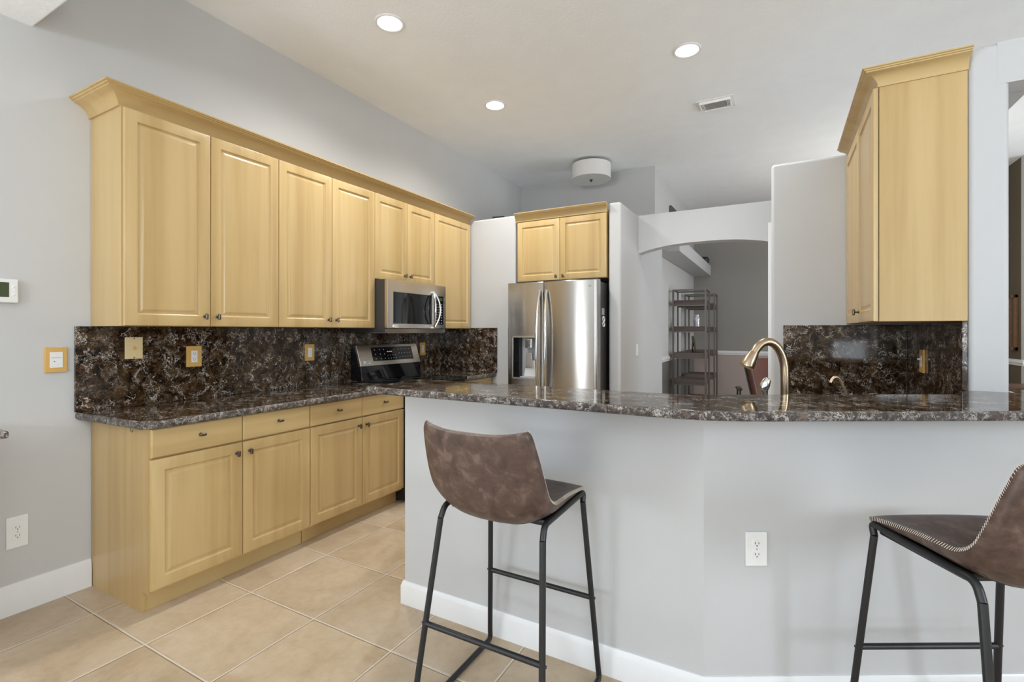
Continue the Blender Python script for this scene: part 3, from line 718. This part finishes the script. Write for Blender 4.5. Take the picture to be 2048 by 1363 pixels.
MB().prism([(DX0 + .10, DZ0 + .02), (DX1 - .02, DZ0 + .02), (DX1 - .045, DZ0 + .17), (DX0 + .135, DZ0 + .17)], -.054, -.035, bev=.003, mat=Matrix(((1, 0, 0, 0), (0, 0, -1, 0), (0, 1, 0, 0), (0, 0, 0, 1)))).build('paddle', M['white'], dl)
MB().box(DX0 + .13, DX0 + .20, .0, .05, DZ1 - .11, DZ1 - .02, bev=.008).build('spout', M['chrome'], dl)
MB().prism([(DX0 + .125, DZ0 + .10), (DX0 + .205, DZ0 + .10), (DX0 + .19, DZ0 + .24), (DX0 + .14, DZ0 + .24)], -.034, -.02, bev=.003, mat=Matrix(((1, 0, 0, 0), (0, 0, -1, 0), (0, 1, 0, 0), (0, 0, 0, 1)))).build('lever', M['steel_soft'], dl)
B(DX0 + .08, DX1 - .012, -.008, .05, DZ0 + .002, DZ0 + .02, bev=.003).build('drip_tray', M['grey_plastic'], dl)
lettering('LG', .022, M['grey_plastic'], dr, (FW - .085, -.0175, 1.735), (R(90), 0, 0))
o = B(-.0005, .0012, -.035, .035, -.03, .03, bev=.0004).build('magnet', M['grey_plastic'], None, 40); o.location = (FX1 - .003, 4.205, 1.52)
tag(o, 'grey square magnet on the side of the fridge above the white ring', 'magnet')
m = MB()
for cz in (.022, -.022):
    m.tube([(.003, .024 * math.cos(a), cz + .022 * math.sin(a)) for a in [2 * math.pi * i / 24 for i in range(24)]], .006, 8, closed=True)
o = m.build('magnet', M['white'], None); o.location = (FX1 - .001, 4.205, 1.43)
tag(o, 'white ring-shaped magnet on the side of the fridge', 'magnet')

# ---------------------------------------------------------------- outlets, switches, thermostat
def plate(parent, w_, h_, mat, th=.007): return B(-w_ / 2, w_ / 2, -th, 0, -h_ / 2, h_ / 2, bev=.0028, seg=3).build('plate', mat, parent)
XZ = Matrix(((1, 0, 0, 0), (0, 0, -1, 0), (0, 1, 0, 0), (0, 0, 0, 1)))   # (x,z,extrude) -> front towards -Y
def duplex(label, loc, rz, framed=None, w_=.074, h_=.124):
    t = thing('outlet', label, 'outlet', loc, rz)
    plate(t, w_, h_, M['white'] if framed is None else framed, .007 if framed is None else .011)
    y = -.007 if framed is None else -.011
    if framed is not None: B(-.018, .018, y - .0015, y + .003, -.036, .036, bev=.001).build('insert', M['white'], t)
    for s in (-1, 1):
        cz = s * (.0195 if framed is None else .0175)
        if framed is None:
            poly = [(.0165 * math.cos(a), max(-.0125, min(.0125, .0165 * math.sin(a))) + cz) for a in [2 * math.pi * i / 28 for i in range(28)]]
            r = MB().prism(poly, .007, .0092, mat=XZ).build('receptacle', M['white'], t)
        else: r = B(-.012, .012, y - .0025, y, cz - .012, cz + .012, bev=.001).build('receptacle', M['white'], t)
        yy = y - (.0022 if framed is None else .0025)
        MB().box(-.0075, -.0055, yy - .0006, yy + .001, cz - .001, cz + .007).box(.0055, .0075, yy - .0006, yy + .001, cz - .001, cz + .006).box(-.002, .002, yy - .0006, yy + .001, cz - .0085, cz - .0045).build('slots', M['slot'], r)
    if framed is None: MB().lathe([(.003, .007), (.003, .0085), (.0015, .009)], 12, Matrix.Rotation(R(90), 4, 'X')).build('screw', M['grey_plastic'], t)
    return t
duplex('white duplex outlet low on the left wall beside the base cabinets', (XW, .889, .386), R(90), h_=.15, w_=.078)
a_ = along(V0, .187)
duplex('white duplex outlet low on the half wall below the bar top, between the stools', (a_[0], a_[1], .566), R(29.7), w_=.077, h_=.121)
XB = XW + .02
duplex('white outlet in a tan frame on the left backsplash, second plate from the near end', (XB, 1.677, 1.188), R(90), M['tan'], .088, .128)
duplex('white outlet in a tan frame on the backsplash right beside the range', (XB, 3.865, 1.167), R(90), M['tan'], .082, .128)
def rocker(label, loc, rz, frame, w_=.082, h_=.126, white_in=(.036, .07)):
    t = thing('light_switch', label, 'switch', loc, rz)
    plate(t, w_, h_, frame, .011 if frame is not M['white'] else .006)
    y = -.011 if frame is not M['white'] else -.006
    r = MB().box(-white_in[0] / 2, white_in[0] / 2, y - .0025, y + .002, -white_in[1] / 2, white_in[1] / 2, bev=.001).build('rocker', M['white'], t)
    return t, r, y
rocker('white rocker switch in a tan frame on the left backsplash, left of the range', (XB, 2.518, 1.181), R(90), M['tan'])
t, r, y = rocker('white rocker switch in a square tan frame on the grey wall left of the backsplash', (XW, 1.030, 1.199), R(90), M['tan'], .088, .127, (.05, .078))
B(-.019, .019, y - .0032, y - .002, .010, .0112).build('switch_gap', M['slot'], r)
B(-.010, -.006, y - .0034, y - .002, -.010, -.006).build('pilot_lamp', M['slot'], r)
rocker('white switch on the side of the fridge alcove wall, facing the arch', (-1.25, 4.83, 1.157), R(90), M['white'], .07, .115, (.03, .06))
rocker('white switch on the dining room wall seen through the arch', (-1.345, 6.13, 1.19), R(90), M['white'], .07, .115, (.03, .06))
t, r, y = rocker('white toggle switch in a tan frame on the backsplash under the right cabinet', (.68, 3.39, 1.18), R(-90), M['tan'], .082, .126, (.03, .06))
B(-.005, .005, y - .016, y, .006, .016, bev=.002).build('toggle', M['white'], r)
t = thing('wall_plate', 'ivory cable plate with a round centre jack on the left backsplash', 'wall plate', (XB, 1.359, 1.249), R(90))
plate(t, .086, .122, M['ivory'])
rot90 = Matrix.Rotation(R(90), 4, 'X')
MB().lathe([(.009, .006), (.009, .009), (.006, .010), (.0055, .016), (.003, .016)], 18, rot90).build('jack', M['tan'], t)
for s in (-1, 1): MB().lathe([(.0035, .006), (.0035, .0082), (.001, .0085)], 12, Matrix.Translation((0, 0, s * .053)) @ rot90).build('screw', M['knob'], t)
t = thing('thermostat', 'white wall thermostat with a green-grey screen at the left edge', 'thermostat', (XW, .808, 1.532), R(90))
B(-.075, .080, -.026, 0, -.056, .056, bev=.005, seg=3).build('body', M['white'], t)
B(-.055, .047, -.0275, -.02, -.030, .039, bev=.001).build('screen', M['screen'], t)
for x, z in ((.063, .020), (.066, .002), (.062, -.018)):
    MB().lathe([(.0055, .026), (.0055, .028), (.004, .0285)], 16, Matrix.Translation((x, 0, z)) @ rot90).build('button', M['white'], t)
B(-.01, .012, -.0268, -.025, -.042, -.039).build('label_mark', M['grey_plastic'], t)

# ---------------------------------------------------------------- ceiling fittings
def downlight(label, x, y):
    t = thing('recessed_light', label, 'ceiling light', (x, y, CZ), 0, 'recessed ceiling lights')
    MB().lathe([(.098, 0), (.097, -.004), (.090, -.008), (.080, -.006), (.080, 0.0)], 40, cap=False).build('trim_ring', M['trim'], t)
    ln = MB().lathe([(.0805, -.0035), (.0805, -.001)], 40).build('lens', M['lamp'], t)
    l = bpy.data.lights.new('bulb', 'SPOT'); l.energy = 105; l.spot_size = R(150); l.spot_blend = 0.9; l.shadow_soft_size = .07; l.color = (1, .985, .955)
    b = bpy.data.objects.new('bulb', l); C.objects.link(b); b.parent = t; b.location = (0, 0, -.02)
    return t
downlight('lit recessed ceiling light nearest the camera, high above the left cabinets', -2.25, 2.41)
downlight('lit recessed ceiling light further back above the left cabinets', -2.24, 3.74)
downlight('lit recessed ceiling light above the sink, right of the other two', -.59, 3.68)
t = thing('ceiling_vent', 'white louvered air vent in the ceiling above the arch', 'vent', (-.504, 4.657, CZ))
m = MB()
for a in ((-.155, .155, .085, .112), (-.155, .155, -.112, -.085), (-.155, -.13, -.09, .09), (.13, .155, -.09, .09)): m.box(a[0], a[1], a[2], a[3], -.006, 0, bev=.002)
for a in ((-.128, .128, .074, .086), (-.128, .128, -.086, -.074), (-.128, -.116, -.08, .08), (.116, .128, -.08, .08)): m.box(a[0], a[1], a[2], a[3], -.026, 0, bev=.002)
m.build('frame', M['vent'], t)
for i in range(7):
    y = -.063 + i * .021
    MB().prism([(y - .010, -.020), (y - .007, -.021), (y + .009, -.004), (y + .006, -.003)], -.085, .085, mat=yz).build('louver', M['louver_grey'], t)
for x in (-.107, -.095, .095, .107): B(x - .0018, x + .0018, -.076, .076, -.022, -.002).build('side_vane', M['vent'], t)
t = thing('drum_light', 'round white drum ceiling light above the fridge', 'ceiling light', (-1.99, 5.57, CZ))
MB().lathe([(.07, -.03), (.07, 0)], 24).build('canopy', M['knob'], t)
MB().lathe([(.228, -.205), (.231, -.205), (.231, -.03), (.228, -.03), (.228, -.205)], 64, cap=False).build('shade', M['shade'], t)
MB().lathe([(.2275, -.204), (.2275, -.199)], 64).build('diffuser', M['diffuser'], t)
MB().lathe([(.018, -.206), (.018, -.212), (.010, -.218), (.012, -.224), (.004, -.232)], 20).build('finial', M['knob'], t)

# ---------------------------------------------------------------- faucets
LD = Vector((-math.cos(TH), -math.sin(TH), 0)); LD = (LD + Vector((-.25, .35, 0))).normalized()
LI = Vector((-math.cos(TH), -math.sin(TH), 0))
fb = Vector((.019, 2.638, .924))
t = thing('faucet', 'tall champagne bronze gooseneck kitchen faucet behind the bar', 'faucet', fb)
def fp(lat, z): return LI * lat + Vector((0, 0, z - .924))
path = [fp(0, .924), fp(0, 1.0), fp(0, 1.08), fp(.0, 1.13)]
for i in range(1, 15):
    a = R(180 * i / 18.0); path.append(fp(.083 - .083 * math.cos(a), 1.145 + .148 * math.sin(a)))
MB().tube(fillet(path, .01, 2), .0193, 20).build('spout', M['bronze'], t)
e1 = path[-1]; e0 = path[-2]; dd_ = (e1 - e0).normalized()
MB().tube([e1 - dd_ * .002, e1 + dd_ * .006, e1 + dd_ * .03, e1 + dd_ * .068, e1 + dd_ * .076], [.0205, .0225, .027, .033, .031], 20).build('spray_head', M['bronze'], t)
MB().tube([e1 + dd_ * .02 + Vector((.02, .004, .0)), e1 + dd_ * .05 + Vector((.026, .004, 0))], .008, 10).build('spray_button', M['black'], t)
MB().lathe([(.03, 0), (.03, .006), (.024, .012), (.021, .05)], 28).build('base', M['bronze'], t)
hb = LI * .09
MB().tube([hb + Vector((0, 0, 0)), hb + Vector((0, 0, .06)), hb + LI * .004 + Vector((0, 0, .10)), hb + LI * .012 + Vector((0, 0, .135)), hb + LI * .005 + Vector((0, 0, .165)), hb - LI * .004 + Vector((0, 0, .19)), hb - LI * .004 + Vector((0, 0, .2))],
          [.019, .017, .013, .017, .022, .017, .004], 16, flat=.75).build('handle', M['chrome'], t)
t = thing('filter_tap', 'small thin gooseneck drinking-water tap near the dark backsplash', 'tap', (.318, 3.03, .924))
pp = [Vector((0, 0, 0)), LI * .004 + Vector((0, 0, .06)), LI * .045 + Vector((0, 0, .145)), LI * .055 + Vector((0, 0, .170)), LI * .075 + Vector((0, 0, .186)), LI * .095 + Vector((0, 0, .178)), LI * .106 + Vector((0, 0, .155))]
MB().tube(fillet(pp, .03, 5), .0068, 12).build('spout', M['brass'], t)
MB().lathe([(.018, 0), (.018, .006), (.010, .012), (.009, .04)], 20).build('base', M['bronze'], t)

# ---------------------------------------------------------------- bar stools
def stool():
    t = thing('bar_stool', 'brown leather bar stool standing in front of the left part of the half wall', 'bar stool', (-.856, 1.562, 0), 0, 'bar stools at the peninsula')
    cen = [(.232, .722), (.222, .744), (.185, .754), (.10, .744), (-.005, .728), (-.095, .717), (-.162, .727), (-.210, .768), (-.236, .83), (-.254, .90), (-.269, .965), (-.278, 1.010), (-.280, 1.022)]
    edg = [(.218, .724), (.210, .740), (.185, .753), (.10, .768), (.012, .779), (-.066, .786), (-.126, .791), (-.168, .820), (-.198, .88), (-.221, .94), (-.239, .99), (-.252, 1.028), (-.256, 1.040)]
    hw = [.176, .194, .203, .208, .211, .216, .218, .219, .218, .214, .208, .201, .190]
    def cat(P, u):
        n = len(P) - 1; x = u * n; i = min(int(x), n - 1); f = x - i
        g = lambda k: P[max(0, min(n, k))]
        p0, p1, p2, p3 = g(i - 1), g(i), g(i + 1), g(i + 2)
        if not isinstance(p1, tuple): p0, p1, p2, p3 = (p0,), (p1,), (p2,), (p3,)
        return [0.5 * (2 * b + (c - a) * f + (2 * a - 5 * b + 4 * c - d) * f * f + (3 * b - a - 3 * c + d) * f ** 3) for a, b, c, d in zip(p0, p1, p2, p3)]
    NU, NV = 48, 24; top = []
    for i in range(NU + 1):
        u = i / NU; c_, e_, h_ = cat(cen, u), cat(edg, u), cat(hw, u)[0]; row = []
        for j in range(NV + 1):
            v = j / NV * 2 - 1; k = abs(v) ** 2.9
            row.append(Vector((h_ * v, c_[0] + (e_[0] - c_[0]) * k, c_[1] + (e_[1] - c_[1]) * k)))
        top.append(row)
    nor = []
    for i in range(NU + 1):
        row = []
        for j in range(NV + 1):
            du = top[min(i + 1, NU)][j] - top[max(i - 1, 0)][j]; dv = top[i][min(j + 1, NV)] - top[i][max(j - 1, 0)]
            n = du.cross(dv).normalized(); row.append(n)
        nor.append(row)
    if nor[NU // 4][NV // 2].z > 0: nor = [[-n for n in r] for r in nor]
    bot = [[top[i][j] + nor[i][j] * (.022 if 0 < i < NU and 0 < j < NV else .008) for j in range(NV + 1)] for i in range(NU + 1)]
    m = MB(); b = bmesh.new()
    A = [[b.verts.new(p) for p in r] for r in top]; Bq = [[b.verts.new(p) for p in r] for r in bot]
    for G in (A, Bq):
        for i in range(NU):
            for j in range(NV): b.faces.new((G[i][j], G[i][j + 1], G[i + 1][j + 1], G[i + 1][j]))
    rim = [(i, 0) for i in range(NU)] + [(NU, j) for j in range(NV)] + [(i, NV) for i in range(NU, 0, -1)] + [(0, j) for j in range(NV, 0, -1)]
    for k in range(len(rim)):
        (a, c2), (d, e) = rim[k], rim[(k + 1) % len(rim)]
        b.faces.new((A[a][c2], A[d][e], Bq[d][e], Bq[a][c2]))
    bmesh.ops.recalc_face_normals(b, faces=b.faces[:])
    sh = m._merge(b).build('seat_shell', M['leather'], t, 60)
    # stitching along the rim, little slanted threads over the edge
    m = MB(); pts = [(top[a][c2] + bot[a][c2]) / 2 + (top[a][c2] - top[min(max(a, 3), NU - 3)][min(max(c2, 2), NV - 2)]).normalized() * .0012 for a, c2 in rim]
    acc = 0; dense = []
    for k in range(len(pts)):
        p, q = pts[k], pts[(k + 1) % len(pts)]; ln = (q - p).length; n = max(1, int(round(ln / .0075)))
        for s in range(n): dense.append((p.lerp(q, s / n), rim[k]))
    for k, (p, (a, c2)) in enumerate(dense):
        nn = nor[a][c2]; d = (dense[(k + 1) % len(dense)][0] - p).normalized()
        m.tube([p - nn * .0058 + d * .0016, p + nn * .0058 - d * .0016], .0008, 5)
    m.build('stitching', M['thread'], sh)
    # seam across the lower back of the shell
    m = MB(); i0 = 22; m.tube([bot[i0 + int(round(2.0 * abs(j - 12) / 12))][j] for j in range(1, NV)], .0016, 6); m.build('seam', M['seam'], sh)
    r = .0105
    for s in (-1, 1):
        ft, fbm = Vector((s * .203, .172, .700)), Vector((s * .243, .232, .05))
        rt, rb = Vector((s * .200, -.174, .680)), Vector((s * .243, -.272, .05))
        tf, tr = Vector((s * .200, .182, .728)), Vector((s * .196, -.138, .720))
        MB().tube([ft, fbm], r, 14).build('leg', M['leg'], t)
        MB().tube([rt, rb], r, 14).build('leg', M['leg'], t)
        ff, rf = Vector((s * .2455, .238, r)), Vector((s * .2455, -.280, r))
        MB().tube(fillet([fbm, ff, rf, rb], .05, 8), r, 14).build('runner', M['leg'], t)
        MB().tube(fillet([ft + (ft - fbm).normalized() * 0, tf + Vector((0, .004, .004)), tr + Vector((0, -.016, .002)), rt], .06, 10), r, 14).build('rail', M['leg'], t)
    def leg_at(front, s, z):
        a, b_ = (Vector((s * .203, .172, .700)), Vector((s * .243, .232, .05))) if front else (Vector((s * .200, -.174, .680)), Vector((s * .243, -.272, .05)))
        return a.lerp(b_, (a.z - z) / (a.z - b_.z))
    for fr_ in (True, False):
        MB().tube([leg_at(fr_, -1, .328), leg_at(fr_, 1, .328)], .0095, 12).build('footrest', M['leg'], t)
        for s in (-1, 1):
            q = leg_at(fr_, s, .328); MB().tube([q, q + Vector((s * .014, 0, 0))], [.006, .004], 10).build('bolt', M['leg'], t)
    MB().box(-.192, .192, -.125, .17, .704, .727, bev=.008).build('seat_support', M['leg'], t)
    return t
st = stool()
st2 = copy_tree(st)
r_, f_ = 1.345, 1.36
st2.location = (r_ * math.cos(TH) - f_ * math.sin(TH), r_ * math.sin(TH) + f_ * math.cos(TH), 0)
st2.rotation_euler = (0, 0, TH + R(.5))
st2['label'] = 'brown leather bar stool partly cut off by the right edge of the photo'

# ---------------------------------------------------------------- objects on top of the walls
o = MB().box(-.07, .07, -.012, .012, 0, .14, bev=.003).box(-.05, .05, .01, .05, 0, .01).build('picture_frame', M['slot'], None); o.location = (-2.80, 4.75, PT + .001); o.rotation_euler = (0, 0, R(12))
tag(o, 'small dark frame on the ledge above the pantry wall', 'frame')
o = MB().prism([(-.035, 0), (.035, 0), (.035, .018), (-.012, .075), (-.035, .075)], -.03, .03, bev=.003, mat=XZ).build('bookend', M['slot'], None); o.location = (-.925, 4.955, PT)
tag(o, 'small dark wedge-shaped bookend on the ledge over the arch', 'ornament')
o = MB().lathe([(.05, 0), (.075, .05), (.08, .10), (.055, .125), (.06, .135), (.05, .135)], 24).build('pot', M['slot'], None); o.location = (-1.15, 8.95, 2.49)
tag(o, 'dark pot on the dining room ledge seen through the arch', 'pot')

# ---------------------------------------------------------------- dining room furniture
def etagere(label, x, y):
    t = thing('shelf_unit', label, 'shelf unit', (x, y, 0), 0, 'metal and wood shelf units in the dining room')
    W2, D_, H_ = .415, .345, 1.915
    for sx in (0, W2):
        for sy in (0, D_): B(sx - .011, sx + .011, sy - .011, sy + .011, 0, H_).build('post', M['iron'], t)
    for sy in (0, D_): B(0, W2, sy - .009, sy + .009, H_ - .02, H_).build('top_rail', M['iron'], t)
    for sx in (0, W2): B(sx - .009, sx + .009, 0, D_, H_ - .02, H_).build('top_rail', M['iron'], t)
    for z in (.28, .635, .99, 1.345, 1.70):
        tr = MB().box(.014, W2 - .014, -.006, .012, z, z + .068).box(.014, W2 - .014, D_ - .012, D_ + .006, z, z + .068).box(.014, .03, 0, D_, z, z + .068).box(W2 - .03, W2 - .014, 0, D_, z, z + .068).box(.014, W2 - .014, 0, D_, z, z + .014).build('tray', M['tray_wood'], t)
        for yb in (0, D_): B(0, W2, yb - .006, yb + .006, z - .014, z).build('tray_bar', M['iron'], tr)
    return t
e1_ = etagere('open metal shelf unit with wooden trays just inside the arch, in front of its twin', -1.285, 6.885)
e2_ = copy_tree(e1_); e2_.location = (-1.285, 7.85, 0); e2_['label'] = 'open metal shelf unit with wooden trays behind its twin, nearer the far wall'
o = MB().lathe([(.034, 0), (.042, .008), (.042, .18), (.034, .192), (.036, .21), (.030, .215)], 24).build('vase', M['silver_pattern'], None); o.location = (-1.0, 7.0, 1.359)
tag(o, 'silver patterned vase on the second tray of the front shelf unit', 'vase')
m = MB()
for k in range(3):
    m.tube([(.03 * math.cos(a * 3 + k * 2.1) * (1 - a / 1.3) - a * .03, .03 * math.sin(a * 3 + k * 2.1) * (1 - a / 1.3), a * .27) for a in [i / 14 for i in range(15)]], .010, 8)
o = m.build('sculpture', M['knob'], None); o.location = (-1.02, 7.0, 1.011)
tag(o, 'dark twisted metal sculpture on the third tray of the front shelf unit', 'sculpture')

t = thing('dining_chair', 'red-brown leather chair in the dining room behind the kitchen faucet', 'chair', (0.02, 6.58, 0), R(60))
m = MB(); rows = []
m.tube([(0, 0, 0), (0, 0, 0.01)], .001, 4)
back = MB().box(-.22, .22, -.035, .035, 0, .50, bev=.02, seg=3).build('backrest', M['red_leather'], t); back.location = (0, .20, .52); back.rotation_euler = (R(-14), 0, 0)
bs = MB().box(-.225, .225, .028, .05, -.01, .51, bev=.01).build('back_shell', M['slot'], back)
B(-.23, .23, -.24, .22, .43, .50, bev=.02, seg=3).build('seat', M['red_leather'], t)
for sx in (-.2, .2):
    for sy in (-.2, .2): MB().tube([(sx, sy, .44), (sx * 1.1, sy * 1.1, 0)], .016, 10).build('leg', M['black'], t)
MB().tube(fillet([(-.05, .262, .80), (-.05, .30, .80), (.05, .30, .80), (.05, .262, .80)], .01, 4), .008, 8).build('pull_handle', M['black'], t)
t = thing('armchair', 'low black armchair in the dining room of which one armrest shows above the bar', 'chair', (-.09, 5.72, 0), R(8))
B(-.25, .25, -.25, .25, .36, .44, bev=.02).build('seat', M['black'], t)
for s in (-1, 1):
    MB().box(s * .30 - .028, s * .30 + .028, -.13, .12, .73, .752, bev=.01).build('armrest', M['black'], t)
    MB().box(s * .30 - .02, s * .30 - .006, -.02, .02, .36, .735).box(s * .30 + .006, s * .30 + .02, -.02, .02, .36, .735).box(s * .26 - .05, s * .26 + .05, -.02, .02, .36, .38).build('arm_post', M['black'], t)
for sx in (-.22, .22):
    for sy in (-.22, .22): MB().tube([(sx, sy, .37), (sx, sy, 0)], .016, 10).build('leg', M['black'], t)
t = thing('console_table', 'dark wooden table beyond the opening at the right edge', 'table', (2.38, 7.45, 0))
B(-.45, .05, -.35, .2, .72, .75, bev=.005).build('table_top', M['walnut'], t)
for sx in (-.4, 0):
    for sy in (-.3, .15): B(sx - .025, sx + .025, sy - .025, sy + .025, 0, .72).build('leg', M['walnut'], t)
t = thing('picture_frame', 'tall brown picture frame on the dark wall beyond the right opening', 'picture', (2.45, 7.98, 1.45), R(-90))
m = MB()
for a in ((-.09, .09, -.33, -.29), (-.09, .09, .29, .33), (-.09, -.055, -.33, .33), (.055, .09, -.33, .33)): m.box(a[0], a[1], -.03, 0, a[2], a[3], bev=.004)
m.build('frame', M['picture_wood'], t); B(-.06, .06, -.012, 0, -.30, .30).build('canvas', M['umber'], t)

# unseen pendant lamp added behind the pantry block to light the back ceiling
t = thing('added_pendant_lamp', 'unseen pendant lamp added behind the pantry block to light the dining room', 'lamp', (1.05, 6.6, 0))
MB().tube([(0, 0, 2.02), (0, 0, CZ)], .006, 8).build('cord', M['black'], t)
MB().lathe([(.06, CZ - .02), (.06, CZ)], 24).build('canopy', M['black'], t)
MB().lathe([(.02, 1.76)] + [(.14 * math.cos(R(a)), 1.89 + .14 * math.sin(R(a))) for a in range(-75, 80, 15)] + [(.02, 2.03)], 32).build('globe', M['globe'], t)
for dz in (-.20, .22):
    l = bpy.data.lights.new('bulb', 'POINT'); l.energy = 36 if dz > 0 else 12; l.shadow_soft_size = .08; l.color = (1, .97, .93)
    b = bpy.data.objects.new('bulb', l); C.objects.link(b); b.parent = t; b.location = (0, 0, 1.89 + dz)
